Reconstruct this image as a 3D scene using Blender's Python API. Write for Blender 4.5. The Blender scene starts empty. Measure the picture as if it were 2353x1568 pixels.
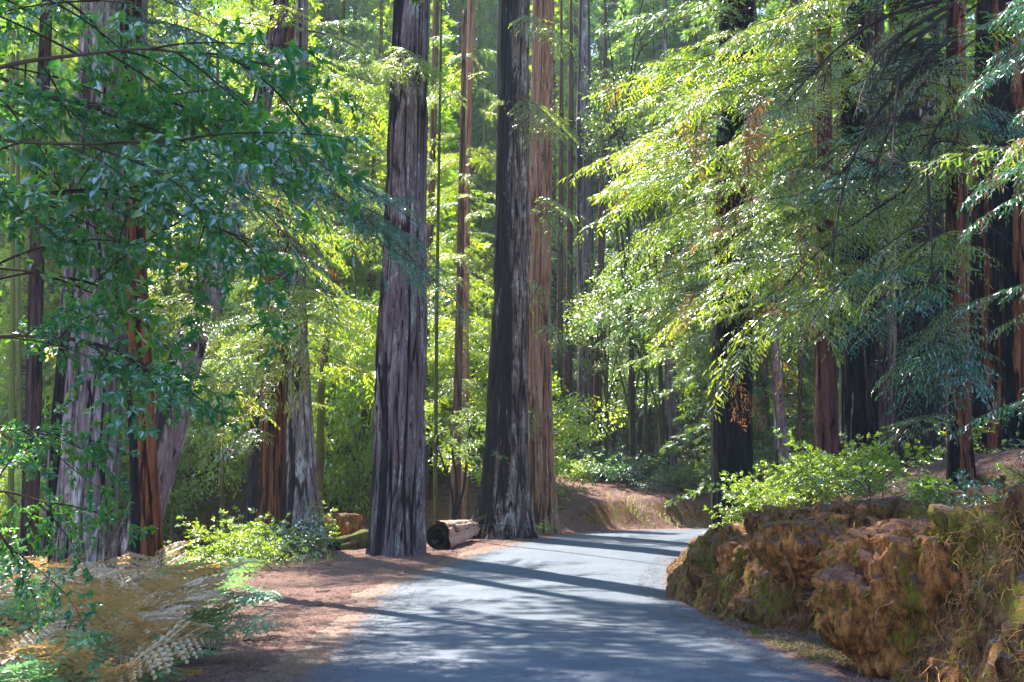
import bpy, math, random
import numpy as np
from mathutils import Vector, Matrix
PI = math.pi
C = bpy.context.scene.collection
sc = bpy.context.scene

# ------------------------------------------------------------------ camera
F = 2900.0; TILT = math.atan(388 / F); CAMZ = 1.6
cam = bpy.data.objects.new('camera', bpy.data.cameras.new('camera')); C.objects.link(cam)
cam.data.sensor_width = 36; cam.data.lens = 36 * F / 2353; cam.data.clip_end = 2000
cam.location = (0, 0, CAMZ); cam.rotation_euler = (PI / 2 + TILT, 0, 0)
sc.camera = cam
CT, ST = math.cos(TILT), math.sin(TILT)

def P(u, v, d):                       # photo position (2353 wide) at distance d along +Y -> world point
    cx = (u - 1176.5) / F; cy = -(v - 784) / F
    y = CT - cy * ST; z = ST + cy * CT
    k = d / y
    return np.array([cx * k, d, CAMZ + z * k])
def PX(v, d):                         # metres per photo pixel at that place
    cy = -(v - 784) / F
    return d / (CT - cy * ST) / F

# ------------------------------------------------------------------ noise
def _h(ix, iy, iz, seed):
    n = (ix.astype(np.int64) * 374761393 + iy.astype(np.int64) * 668265263 + iz.astype(np.int64) * 2147483647 + seed * 974634777) & 0xffffffff
    n = ((n ^ (n >> 13)) * 1274126177) & 0xffffffff
    n = ((n ^ (n >> 16)) * 2246822519) & 0xffffffff
    return ((n ^ (n >> 15)) & 0xffffff) / float(0xffffff) * 2 - 1
def vn(x, y, z, seed=0):
    x, y, z = np.broadcast_arrays(np.asarray(x, float), np.asarray(y, float), np.asarray(z, float))
    xi, yi, zi = np.floor(x), np.floor(y), np.floor(z)
    fx, fy, fz = x - xi, y - yi, z - zi
    fx, fy, fz = [f * f * f * (f * (f * 6 - 15) + 10) for f in (fx, fy, fz)]
    r = 0
    for a in (0, 1):
        for b in (0, 1):
            for c in (0, 1):
                w = (fx if a else 1 - fx) * (fy if b else 1 - fy) * (fz if c else 1 - fz)
                r = r + w * _h(xi + a, yi + b, zi + c, seed)
    return r
def fbm(x, y, z, seed=0, o=4):
    r, a, f = 0, 0.5, 1.0
    for k in range(o):
        r = r + a * vn(np.asarray(x) * f, np.asarray(y) * f, np.asarray(z) * f, seed + k); a *= .5; f *= 2.03
    return r
def ss(a, b, x):
    t = np.clip((np.asarray(x, float) - a) / (b - a), 0, 1); return t * t * (3 - 2 * t)

# ------------------------------------------------------------------ mesh helpers
def make_mesh(name, V, Q, mat, attrs=None, smooth=False):
    V = np.asarray(V, np.float32).reshape(-1, 3); Q = np.asarray(Q, np.int32)
    k = Q.shape[1]
    me = bpy.data.meshes.new(name)
    me.vertices.add(len(V)); me.vertices.foreach_set('co', V.ravel())
    me.loops.add(Q.size); me.loops.foreach_set('vertex_index', Q.ravel())
    me.polygons.add(len(Q)); me.polygons.foreach_set('loop_start', np.arange(0, Q.size, k, dtype=np.int32))
    me.update(calc_edges=True)
    if smooth: me.polygons.foreach_set('use_smooth', np.ones(len(Q), bool))
    for a, arr in (attrs or {}).items():
        at = me.attributes.new(a, 'FLOAT', 'POINT'); at.data.foreach_set('value', np.asarray(arr, np.float32).ravel())
    if mat: me.materials.append(mat)
    return me
def quad_mesh(name, A, mat, tint=None):          # A (N,4,3)
    A = np.asarray(A, np.float32); n = len(A)
    at = {'tint': np.repeat(tint, 4)} if tint is not None else None
    return make_mesh(name, A.reshape(-1, 3), np.arange(n * 4).reshape(n, 4), mat, at)
class MB:                                        # collects pieces made of quads into one mesh
    def __init__(s): s.v, s.q, s.n = [], [], 0
    def add(s, V, Q):
        V = np.asarray(V, float).reshape(-1, 3); s.v.append(V); s.q.append(np.asarray(Q, int) + s.n); s.n += len(V)
    def tube(s, pts, rad, seg=7, cap=True):
        pts = np.asarray(pts, float); n = len(pts); rad = np.broadcast_to(np.asarray(rad, float), (n,))
        t = np.gradient(pts, axis=0); t /= np.linalg.norm(t, axis=1)[:, None] + 1e-9
        ref = np.where(np.abs(t[:, 2:3]) > .9, np.array([[1., 0, 0]]), np.array([[0, 0, 1.]]))
        a = np.cross(t, ref); a /= np.linalg.norm(a, axis=1)[:, None]; b = np.cross(t, a)
        th = np.arange(seg) / seg * 2 * PI
        V = pts[:, None] + rad[:, None, None] * (a[:, None] * np.cos(th)[None, :, None] + b[:, None] * np.sin(th)[None, :, None])
        i, j = np.meshgrid(np.arange(n - 1), np.arange(seg), indexing='ij'); j2 = (j + 1) % seg
        Q = np.stack([i * seg + j, (i + 1) * seg + j, (i + 1) * seg + j2, i * seg + j2], -1).reshape(-1, 4)
        s.add(V, Q)
    def mesh(s, name, mat, smooth=True): return make_mesh(name, np.concatenate(s.v), np.concatenate(s.q), mat, None, smooth)
def nrm(a): return a / (np.linalg.norm(a, axis=-1, keepdims=True) + 1e-9)

# ------------------------------------------------------------------ things
def thing(name, label, cat, loc=(0, 0, 0), group=None):
    o = bpy.data.objects.new(name, None); C.objects.link(o); o.empty_display_size = .3
    o.location = loc; o['label'] = label; o['category'] = cat
    if group: o['group'] = group
    return o
def part(name, me, parent=None, M=None, label=None):
    o = bpy.data.objects.new(name, me); C.objects.link(o)
    if parent is not None: o.parent = parent
    if M is not None: o.matrix_local = M
    if label: o['label'] = label
    return o
def wmesh(name, me, parent):                     # mesh built in world coordinates put under a thing
    L = np.array(parent.location); co = np.empty(len(me.vertices) * 3, np.float32); me.vertices.foreach_get('co', co)
    me.vertices.foreach_set('co', (co.reshape(-1, 3) - L.astype(np.float32)).ravel()); me.update()
    return part(name, me, parent)
def frame_from(p, d, up=(0, 0, 1), roll=0.0, s=1.0):
    X = Vector(d).normalized(); Y = Vector(up).cross(X)
    if Y.length < 1e-3: Y = Vector((0, 1, 0)).cross(X)
    Y.normalize(); Z = X.cross(Y)
    R = Matrix((X, Y, Z)).transposed() @ Matrix.Rotation(roll, 3, 'X')
    return Matrix.Translation(Vector(p)) @ R.to_4x4() @ Matrix.Diagonal((s, s, s, 1))

# ------------------------------------------------------------------ materials
class NT:
    def __init__(s, name):
        s.m = bpy.data.materials.new(name); s.m.use_nodes = True; s.t = s.m.node_tree; s.t.nodes.clear()
        s.out = s.n('ShaderNodeOutputMaterial')
    def n(s, typ, **kw):
        x = s.t.nodes.new(typ)
        for k, v in kw.items(): setattr(x, k, v)
        return x
    def l(s, a, b): s.t.links.new(a, b)
    def noise(s, scale=(1, 1, 1), sc_=1.0, detail=5, rough=.6, dist=0.0, coord='Object'):
        tc = s.n('ShaderNodeTexCoord'); mp = s.n('ShaderNodeMapping'); mp.inputs['Scale'].default_value = scale
        s.l(tc.outputs[coord], mp.inputs[0])
        nz = s.n('ShaderNodeTexNoise'); nz.inputs['Scale'].default_value = sc_; nz.inputs['Detail'].default_value = detail
        nz.inputs['Roughness'].default_value = rough; nz.inputs['Distortion'].default_value = dist
        s.l(mp.outputs[0], nz.inputs['Vector']); return nz.outputs[0]
    def ramp(s, fac, stops):
        r = s.n('ShaderNodeValToRGB'); e = r.color_ramp.elements
        while len(e) < len(stops): e.new(.5)
        for i, (p, c) in enumerate(stops):
            e[i].position = p; e[i].color = (*c, 1) if len(c) == 3 else c
        s.l(fac, r.inputs[0]); return r.outputs[0]
    def mask(s, fac, a, b): return s.ramp(fac, [(a, (0, 0, 0)), (b, (1, 1, 1))] if a < b else [(b, (1, 1, 1)), (a, (0, 0, 0))])
    def mix(s, fac, a, b, mode='MIX'):
        x = s.n('ShaderNodeMix', data_type='RGBA', blend_type=mode)
        for sk, v in ((x.inputs[0], fac), (x.inputs[6], a), (x.inputs[7], b)):
            if isinstance(v, (int, float)): sk.default_value = v
            elif isinstance(v, tuple): sk.default_value = (*v, 1)
            else: s.l(v, sk)
        return x.outputs[2]
    def math(s, op, a, b=0.0):
        x = s.n('ShaderNodeMath', operation=op)
        for sk, v in ((x.inputs[0], a), (x.inputs[1], b)):
            if isinstance(v, (int, float)): sk.default_value = v
            else: s.l(v, sk)
        return x.outputs[0]
    def attr(s, name):
        a = s.n('ShaderNodeAttribute'); a.attribute_name = name; return a.outputs['Fac']
    def bump(s, h, strength=.5, dist=.02):
        b = s.n('ShaderNodeBump'); b.inputs['Strength'].default_value = strength; b.inputs['Distance'].default_value = dist
        s.l(h, b.inputs['Height']); return b.outputs[0]
    def pbsdf(s, col, rough=.8, spec=.3, normal=None):
        p = s.n('ShaderNodeBsdfPrincipled')
        if isinstance(col, tuple): p.inputs['Base Color'].default_value = (*col, 1)
        else: s.l(col, p.inputs['Base Color'])
        if isinstance(rough, (int, float)): p.inputs['Roughness'].default_value = rough
        else: s.l(rough, p.inputs['Roughness'])
        p.inputs['Specular IOR Level'].default_value = spec
        if normal: s.l(normal, p.inputs['Normal'])
        s.l(p.outputs[0], s.out.inputs[0]); return p

def leaf_mat(name, cA, cB, tA, tB, dead=None, trans=.5, gloss=.35, rough=.35):
    n = NT(name); t = n.attr('tint'); oi = n.n('ShaderNodeObjectInfo')
    tt = n.math('ADD', n.math('MULTIPLY', t, .75), n.math('MULTIPLY', oi.outputs['Random'], .25))
    col = n.mix(tt, cA, cB); tr = n.mix(tt, tA, tB)
    if dead:
        d = n.math('GREATER_THAN', t, .955)
        col = n.mix(d, col, dead); tr = n.mix(d, tr, tuple(1.6 * x for x in dead))
    df = n.n('ShaderNodeBsdfDiffuse'); n.l(col, df.inputs[0])
    ts = n.n('ShaderNodeBsdfTranslucent'); n.l(tr, ts.inputs[0])
    m1 = n.n('ShaderNodeMixShader'); m1.inputs[0].default_value = trans; n.l(df.outputs[0], m1.inputs[1]); n.l(ts.outputs[0], m1.inputs[2])
    gl = n.n('ShaderNodeBsdfGlossy'); gl.inputs['Roughness'].default_value = rough; gl.inputs[0].default_value = (.95, .97, 1, 1)
    fr = n.n('ShaderNodeFresnel'); fr.inputs[0].default_value = 1.5
    m2 = n.n('ShaderNodeMixShader'); n.l(n.math('MULTIPLY', fr.outputs[0], gloss), m2.inputs[0])
    n.l(m1.outputs[0], m2.inputs[1]); n.l(gl.outputs[0], m2.inputs[2]); n.l(m2.outputs[0], n.out.inputs[0])
    return n.m

def bark_mat(name, ridge, ridge2, inner_shade, lichen=None, lich=.5, char=0.0, moss=0.0, mosscol=(.10, .12, .02), dark=.5):
    n = NT(name)
    f = n.attr('fur'); sd = n.attr('side')
    a = n.noise((6, 6, .5), 1.0, 6, .65, .6)
    b = n.noise((24, 24, 1.7), 1.0, 5, .7, .3)
    c = n.noise((9, 9, 1.1), 1.0, 6, .7, .4)
    col = n.mix(n.mask(a, .40, .60), ridge, ridge2)
    if lichen:
        p = n.noise((3.0, 3.0, .8), 1.0, 6, .75); q = n.noise((20, 20, 5), 1.0, 5, .75)
        m = n.mask(n.math('ADD', p, n.math('MULTIPLY', q, .5)), 1.0 - .38 * lich, 1.09 - .38 * lich)
        col = n.mix(n.math('MULTIPLY', m, n.mask(f, .25, .6)), col, lichen)
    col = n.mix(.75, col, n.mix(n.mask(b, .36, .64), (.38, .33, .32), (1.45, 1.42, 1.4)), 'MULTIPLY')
    col = n.mix(n.mask(n.math('ADD', n.math('SUBTRACT', 1.0, f), n.math('MULTIPLY', b, .6)), .68, 1.0), col, inner_shade)  # furrows go near-black in the colour, standing in for their own shade
    col = n.mix(n.mask(c, .66 - .16 * dark, .70 - .16 * dark), col, tuple(.55 * x for x in inner_shade))
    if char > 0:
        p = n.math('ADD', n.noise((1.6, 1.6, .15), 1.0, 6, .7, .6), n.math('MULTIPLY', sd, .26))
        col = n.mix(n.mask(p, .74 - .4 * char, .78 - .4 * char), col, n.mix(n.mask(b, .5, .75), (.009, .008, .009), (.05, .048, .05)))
    if moss > 0:
        p = n.noise((1.2, 1.2, .5), 1.0, 6, .75)
        col = n.mix(n.mask(p, .75 - .45 * moss, .85 - .45 * moss), col, mosscol)
    bm = n.bump(n.math('ADD', n.math('MULTIPLY', a, .6), n.math('ADD', b, n.math('MULTIPLY', c, .5))), 1.0, .05)
    n.pbsdf(col, .85, .2, bm); return n.m

M = {}
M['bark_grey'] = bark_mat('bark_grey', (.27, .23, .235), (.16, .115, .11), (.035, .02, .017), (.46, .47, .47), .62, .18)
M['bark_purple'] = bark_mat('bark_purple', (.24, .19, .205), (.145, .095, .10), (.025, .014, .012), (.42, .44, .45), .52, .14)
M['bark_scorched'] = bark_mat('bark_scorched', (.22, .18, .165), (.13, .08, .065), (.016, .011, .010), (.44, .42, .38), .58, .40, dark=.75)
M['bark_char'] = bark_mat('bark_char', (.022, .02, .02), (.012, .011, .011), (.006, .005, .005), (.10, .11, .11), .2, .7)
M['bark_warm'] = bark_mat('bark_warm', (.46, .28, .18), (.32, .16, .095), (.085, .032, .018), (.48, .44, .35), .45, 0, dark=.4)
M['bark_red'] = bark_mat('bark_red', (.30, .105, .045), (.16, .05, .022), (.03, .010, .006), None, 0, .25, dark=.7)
M['bark_redshade'] = bark_mat('bark_redshade', (.27, .10, .055), (.16, .055, .03), (.022, .009, .006), (.26, .2, .17), .2, .12, dark=.7)  # red bark copy with the shade of the right-hand trunks in its colour
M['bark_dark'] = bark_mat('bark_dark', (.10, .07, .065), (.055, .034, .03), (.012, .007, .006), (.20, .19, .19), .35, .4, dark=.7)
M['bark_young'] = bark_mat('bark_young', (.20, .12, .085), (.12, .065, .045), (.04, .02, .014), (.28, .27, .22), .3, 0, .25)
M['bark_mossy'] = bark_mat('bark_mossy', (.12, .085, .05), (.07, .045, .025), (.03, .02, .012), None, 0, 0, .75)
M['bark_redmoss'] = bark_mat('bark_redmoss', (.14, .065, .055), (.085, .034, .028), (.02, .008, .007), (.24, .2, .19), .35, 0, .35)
def twig_mat(name, col):
    n = NT(name); n.pbsdf(n.mix(n.noise((9, 9, 9), 1, 3), tuple(.6 * c for c in col), tuple(1.4 * c for c in col)), .8, .2); return n.m
M['twig'] = twig_mat('twig', (.075, .05, .035)); M['twig_grey'] = twig_mat('twig_grey', (.16, .13, .115)); M['twig_dark'] = twig_mat('twig_dark', (.025, .018, .014))
# foliage
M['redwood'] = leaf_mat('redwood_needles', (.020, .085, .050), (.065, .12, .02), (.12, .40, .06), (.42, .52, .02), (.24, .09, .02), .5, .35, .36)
M['redwood_lit'] = leaf_mat('lit_redwood_needles', (.04, .12, .02), (.10, .14, .012), (.36, .74, .03), (.74, .78, .015), (.34, .14, .03), .6, .30, .4)  # sunlit copy of the redwood needles, sunlight put into the colour
M['redwood_teal'] = leaf_mat('shaded_redwood_needles', (.008, .10, .085), (.02, .12, .06), (.04, .32, .14), (.12, .36, .03), (.16, .06, .02), .35, .28, .36)  # teal copy of the redwood needles, shade put into the colour
M['dead'] = leaf_mat('dead_redwood_needles', (.16, .065, .025), (.27, .12, .045), (.34, .13, .03), (.46, .21, .05), None, .4, .12, .5)
M['tanoak'] = leaf_mat('tanoak_leaves', (.007, .10, .08), (.035, .15, .025), (.06, .36, .05), (.34, .66, .015), (.22, .14, .05), .42, .27, .34)
M['bay'] = leaf_mat('bay_leaves', (.06, .14, .012), (.14, .19, .012), (.42, .70, .03), (.80, .82, .03), None, .65, .2, .45)
M['bay_mid'] = leaf_mat('bay_leaves_mid', (.04, .11, .03), (.10, .15, .02), (.22, .50, .05), (.52, .60, .03), None, .55, .35, .4)
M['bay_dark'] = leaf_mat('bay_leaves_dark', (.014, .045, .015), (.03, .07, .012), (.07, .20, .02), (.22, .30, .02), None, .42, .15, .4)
M['conifer_far'] = leaf_mat('far_conifer_needles', (.03, .09, .04), (.09, .14, .025), (.18, .50, .13), (.50, .68, .07), None, .58, .2, .5)
M['shrub'] = leaf_mat('shrub_leaves', (.035, .11, .02), (.10, .16, .015), (.28, .58, .03), (.62, .70, .02), (.3, .22, .04), .55, .35, .38)
M['shrub_blue'] = leaf_mat('blue_shrub_leaves', (.02, .085, .055), (.05, .12, .055), (.08, .3, .08), (.2, .36, .05), None, .35, .45, .38)
M['fern'] = leaf_mat('fern_green', (.13, .32, .17), (.32, .46, .20), (.16, .46, .16), (.34, .55, .12), None, .4, .10, .5)
M['fern_brown'] = leaf_mat('fern_brown', (.43, .26, .11), (.55, .37, .17), (.5, .26, .07), (.6, .38, .12), None, .4, .15, .5)
M['grass'] = leaf_mat('grass_blades', (.07, .15, .02), (.16, .19, .04), (.32, .55, .05), (.55, .58, .08), (.35, .26, .1), .5, .25, .4)

# ------------------------------------------------------------------ foliage generators (local +X is the branch axis)
def feathers(o, f, w, l, K, rng, nl=.165, hw=.095, tip=True):
    """o,f,w (N,3), l (N,) -> needle quads of two-ranked sprays"""
    N = len(o); f = nrm(f); w = nrm(w - (w * f).sum(1, keepdims=True) * f)
    t = (np.arange(K) + .6) / (K + .2)
    prof = np.sin(np.clip(t * .8 + .22, 0, 1) * PI) ** .6
    out = []
    for sgn in (-1, 1):
        a = o[:, None] + f[:, None] * (l[:, None, None] * t[None, :, None])
        d = f[:, None] * .68 + sgn * w[:, None] * .74 + rng.normal(0, .10, (N, K, 3))
        L = (l[:, None] * nl * prof[None])[..., None]
        h = f[:, None] * (l[:, None, None] * hw)
        b = a + d * L
        out.append(np.stack([a - h, b - h * .3, b + h * .5, a + h], 2).reshape(-1, 4, 3))
    return np.concatenate(out)

def redwood_branch(seed, L=3.0, droop=.28, K=5, mat=None, wood=None, dens=1.0, fl=.165, wide=.42):
    r = np.random.RandomState(seed)
    s = np.linspace(0, 1, 16)
    ax = np.stack([L * s, .12 * L * np.sin(s * 3 + r.rand() * 6) * s, L * (.08 * s - droop * s * s)], 1)
    wd = MB(); wd.tube(ax, .013 * L / 3 * (1.05 - s) + .003, 5)
    def at(x): return np.stack([np.interp(x, s, ax[:, k]) for k in range(3)], -1)
    O, Fv, W, Ln, T = [], [], [], [], []
    ns = int(L / .15 * dens)
    for i in range(ns):
        for sd in (-1, 1):
            q = .13 + .87 * (i + .5 * (sd > 0) + r.uniform(-.3, .3)) / ns
            if q > 1 or r.rand() < .12: continue
            p0 = at(q); tx = nrm(at(min(1, q + .02)) - at(q - .02))
            ln = L * wide * (1.0 - .8 * q ** 1.3) * r.uniform(.6, 1.1) * min(1, .35 + 2.2 * q)
            ang = math.radians(r.uniform(45, 68) * (1 - .25 * q))
            d0 = tx * math.cos(ang) + np.array([0, sd, 0]) * math.sin(ang) + np.array([0, 0, r.normal(0, .12)])
            d0 = nrm(d0); m = max(3, int(ln / .05))
            uu = np.linspace(0, 1, m + 1)
            dr = r.uniform(.15, .5)
            pts = p0 + d0 * (ln * uu)[:, None] + np.array([0, 0, -1]) * (dr * ln * uu * uu)[:, None]
            wd.tube(pts[::max(1, m // 4)] if m > 4 else pts, .0035, 3)
            tg = nrm(np.gradient(pts, axis=0)); side = nrm(np.cross(np.array([0, 0, 1.0]), tg))
            tw = r.rand()
            for j in range(1, m + 1):
                sg = 1 if j % 2 else -1
                last = j == m
                fd = tg[j] if last else tg[j] * .62 + side[j] * sg * .72
                fd = fd + np.array([0, 0, -r.uniform(.0, .8)]) + r.normal(0, .14, 3)
                O.append(pts[j]); Fv.append(fd); W.append(np.cross(fd, np.array([0, 0, 1.0]) + r.normal(0, .5, 3)))
                Ln.append(fl * r.uniform(.65, 1.2) * (1.0 - .35 * j / m)); T.append(np.clip(.25 + .5 * tw + r.normal(0, .16), 0, .95))
        if r.rand() < .04:
            for k in range(len(T) - 1, max(0, len(T) - 20), -1): T[k] = .97
    A = feathers(np.array(O), np.array(Fv), np.array(W), np.array(Ln), K, r)
    t = np.array(T); t = np.concatenate([np.repeat(t, K)] * 2)
    fo = quad_mesh('foliage', A, mat, t)
    return wd.mesh('branch', wood or M['twig']), fo

def leaves(o, d, n, l, wd_, rng, fold=.25):
    """leaf shaped quads pairs: o base, d direction, n normal, l length"""
    d = nrm(d); s = nrm(np.cross(n, d)); n = np.cross(d, s)
    l = l[:, None]; w = l * wd_
    tip = o + d * l - n * l * .12
    f = n * w * fold
    R1 = o + d * l * .32 + s * w * .95 + f; R2 = o + d * l * .72 + s * w * .62 + f * .6
    L1 = o + d * l * .32 - s * w * .95 + f; L2 = o + d * l * .72 - s * w * .62 + f * .6
    a = np.stack([o, R1, R2, tip], 1); b = np.stack([o, tip, L2, L1], 1)
    return np.concatenate([a, b])

def broad_branch(seed, L=1.8, leaf=.10, nsec=12, nleaf=13, mat=None, wood=None, droop=.25, wid=.2, hang=.45, bare=.2, thick=.012):
    r = np.random.RandomState(seed); s = np.linspace(0, 1, 12)
    ax = np.stack([L * s, .10 * L * np.sin(s * 4 + r.rand() * 6) * s, L * (.10 * s - droop * s * s)], 1)
    wd = MB(); wd.tube(ax, thick * (1.1 - s) + .002, 5)
    def at(x): return np.stack([np.interp(x, s, ax[:, k]) for k in range(3)], -1)
    O, D, T = [], [], []
    for i in range(nsec + 1):
        q = bare + (1 - bare) * (i + r.uniform(-.3, .3)) / nsec if i < nsec else 1.0
        q = min(max(q, 0), 1); p0 = at(q); az = r.rand() * 2 * PI
        ln = L * .34 * (1 - .55 * q) * r.uniform(.6, 1.15)
        d0 = nrm(np.array([r.uniform(.3, .9), math.cos(az), math.sin(az) * .55]))
        uu = np.linspace(0, 1, 6)
        pts = p0 + d0 * (ln * uu)[:, None] + np.array([0, 0, -.25]) * (ln * uu * uu)[:, None]
        wd.tube(pts, .0035 * (1.2 - uu), 3)
        tc = r.rand()
        for j in range(nleaf):
            u = .15 + .85 * (j / (nleaf - 1)) ** .7; a2 = j * 2.4 + r.rand()
            o = p0 + d0 * ln * u + np.array([0, 0, -.25]) * ln * u * u
            O.append(o); D.append(d0 * .55 + np.array([r.normal(0, .3), math.cos(a2), math.sin(a2) * .6]) * .75 + np.array([0, 0, -hang * r.rand() * 1.6]))
            T.append(np.clip(.15 + .45 * tc + r.normal(0, .2), 0, .94 if r.rand() > .01 else 1))
    O, D, T = np.array(O), np.array(D), np.array(T)
    nn = np.tile([0, 0, 1.0], (len(O), 1)) + r.normal(0, .38, (len(O), 3)) + nrm(D) * .35
    A = leaves(O, D, nn, leaf * r.uniform(.65, 1.2, len(O)), wid, r)
    return wd.mesh('branch', wood or M['twig']), quad_mesh('foliage', A, mat, np.concatenate([T, T]))

def leafy_crown(seed, R=3.0, H=6.0, ncl=60, nl=120, leaf=.16, mat=None, spread=.24, hollow=.45):
    r = np.random.RandomState(seed)
    ph = r.rand(ncl) * 2 * PI; z = r.uniform(-1, 1, ncl); q = np.sqrt(1 - z * z) ; rad = hollow + (1 - hollow) * r.rand(ncl) ** .6
    lump = 1 + .28 * np.sin(ph * 2 + seed) + .2 * np.sin(ph * 3 + z * 4 + seed * 2)
    c = np.stack([np.cos(ph) * q * rad * R * lump, np.sin(ph) * q * rad * R * lump, z * rad * H / 2 * (1 + .12 * np.sin(ph * 3))], 1)
    cs = R * spread * r.uniform(.6, 1.5, ncl)
    g = r.normal(0, 1, (ncl, nl, 3)); g = g / (np.linalg.norm(g, axis=2, keepdims=True)) * r.rand(ncl, nl, 1) ** .45
    o = (c[:, None] + g * cs[:, None, None] * np.array([1.15, 1.15, .62])).reshape(-1, 3)
    T = np.clip(np.repeat(r.uniform(.1, .8, ncl), nl) + r.normal(0, .15, ncl * nl), 0, .95)
    d = g.reshape(-1, 3) * np.array([1, 1, .5]) + r.normal(0, .5, (ncl * nl, 3)) + np.array([0, 0, -.35])
    n = np.tile([0, 0, 1.0], (len(o), 1)) + r.normal(0, .55, (len(o), 3))
    d = nrm(d); s = nrm(np.cross(n, d)); l = (leaf * r.uniform(.6, 1.3, len(o)))[:, None]
    A = np.stack([o, o + d * l * .5 + s * l * .24, o + d * l, o + d * l * .5 - s * l * .24], 1)
    return quad_mesh('crown', A, mat, T), c

def conifer_crown(seed, H=20.0, R=3.2, nb=150, mat=None, low=.1, fl=.34, droop=.35, nf=44, pw=.75):
    r = np.random.RandomState(seed); out, T = [], []
    for i in range(nb):
        q = low + (1 - low) * (i + r.rand()) / nb; z = q * H; az = i * 2.4 + r.normal(0, .4)
        ln = R * (1 - q) ** pw * r.uniform(.55, 1.15) + .25
        d = np.array([math.cos(az), math.sin(az), 0]); sd = np.array([-d[1], d[0], 0])
        n = max(8, int(nf * (ln / R) ** 1.2))
        x = r.rand(n) ** .9; wv = r.uniform(-1, 1, n) * ln * .36 * (1.05 - x)
        dz = -droop * ln * x * x + .1 * ln * x
        o = np.array([0, 0, z]) + d * (x * ln)[:, None] + sd * wv[:, None] + np.array([0, 0, 1]) * (dz + r.normal(0, .05, n))[:, None]
        fd = d * .6 + sd * np.sign(wv)[:, None] * r.uniform(.2, .8, (n, 1)) + np.array([0, 0, -1]) * r.uniform(.05, .8, (n, 1))
        fd = nrm(fd); w = nrm(np.cross(fd, np.array([0, 0, 1.0]) + r.normal(0, .5, (n, 3)))); l = (fl * r.uniform(.6, 1.3, n))[:, None]
        for k in range(3):
            ang = (k - 1) * .75; f2 = fd * math.cos(ang) + w * math.sin(ang); w2 = w * math.cos(ang) - fd * math.sin(ang)
            out.append(np.stack([o, o + f2 * l * .5 + w2 * l * .13, o + f2 * l, o + f2 * l * .5 - w2 * l * .13], 1))
            T.append(np.clip(r.uniform(.1, .8) + r.normal(0, .12, n), 0, .95))
    return quad_mesh('crown', np.concatenate(out), mat, np.concatenate(T))

def fern_frond(seed, L=.9, mat=None, K=5):
    r = np.random.RandomState(seed); n = 15; s = (np.arange(n) + 1.5) / (n + 1.0)
    g = lambda q: np.stack([L * (q - .18 * q ** 3), .06 * L * np.sin(q * 2.5 + seed), L * (.62 * q - .62 * q * q)], -1)
    t = nrm(g(s + .01) - g(s - .01)); o = g(s); Ln = L * .33 * np.sin(np.clip(s * .92 + .12, 0, 1) * PI) ** .8 + .02
    out = []
    for sg in (-1, 1):
        y = np.tile([0, sg, 0.0], (n, 1)); f = t * .42 + y * .9 + np.array([0, 0, -.16]) + r.normal(0, .07, (n, 3))
        w = np.cross(f, np.tile([0, 0, 1.0], (n, 1)) + r.normal(0, .2, (n, 3)))
        out.append(feathers(o, f, w, Ln * r.uniform(.85, 1.1, n), K, r, nl=.125, hw=.09))
    q = np.linspace(0, 1, 14); rc = g(q); wv = np.array([0, 1.0, 0]) * (.007 * (1.1 - q))[:, None]
    out.append(np.stack([rc[:-1] - wv[:-1], rc[:-1] + wv[:-1], rc[1:] + wv[1:], rc[1:] - wv[1:]], 1))
    A = np.concatenate(out); T = np.clip(np.linspace(.3, .7, len(A)) * 0 + r.uniform(.2, .8) + r.normal(0, .12, len(A)), 0, .95)
    return quad_mesh('frond', A, mat, T)

# ------------------------------------------------------------------ terrain
rp = np.array([(.5, -30), (.35, -5), (.3, 12), (.05, 20), (.05, 24), (.75, 29), (2.1, 35.2), (4.2, 41.2), (7.2, 45.6), (11, 47.8), (16, 48.4), (26, 47), (45, 40)])
def catmull(p, n=18):
    q = np.vstack([2 * p[0] - p[1], p, 2 * p[-1] - p[-2]]); out = []
    for i in range(1, len(q) - 2):
        for t in np.linspace(0, 1, n, endpoint=False):
            a, b, c, d = q[i - 1:i + 3]
            out.append(.5 * ((2 * b) + (c - a) * t + (2 * a - 5 * b + 4 * c - d) * t * t + (3 * b - 3 * c + d - a) * t ** 3))
    return np.array(out + [p[-1]])
RC = catmull(rp)
RT = nrm(np.gradient(RC, axis=0)); RN = np.stack([RT[:, 1], -RT[:, 0]], 1)      # RN points right
RA = np.concatenate([[0], np.cumsum(np.linalg.norm(np.diff(RC, axis=0), axis=1))])
RA = RA - np.interp(0, RC[:60, 1], RA[:60])                                     # arc length is 0 beside the camera
HW = 2.6
def road_z(a): return .88 * ss(16, 47, a) - .25 * ss(52, 75, a)
def road_frame(x, y):
    x = np.asarray(x, float).ravel(); y = np.asarray(y, float).ravel(); S = np.empty(len(x)); A = np.empty(len(x))
    for k in range(0, len(x), 20000):
        dx = x[k:k + 20000, None] - RC[None, :, 0]; dy = y[k:k + 20000, None] - RC[None, :, 1]
        i = np.argmin(dx * dx + dy * dy, 1); ii = np.arange(len(i))
        S[k:k + 20000] = dx[ii, i] * RN[i, 0] + dy[ii, i] * RN[i, 1]
        dd = np.sqrt(dx[ii, i] ** 2 + dy[ii, i] ** 2)
        S[k:k + 20000] = np.sign(S[k:k + 20000]) * dd
        A[k:k + 20000] = RA[i] + dx[ii, i] * RT[i, 0] + dy[ii, i] * RT[i, 1]
    return S, A
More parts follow.
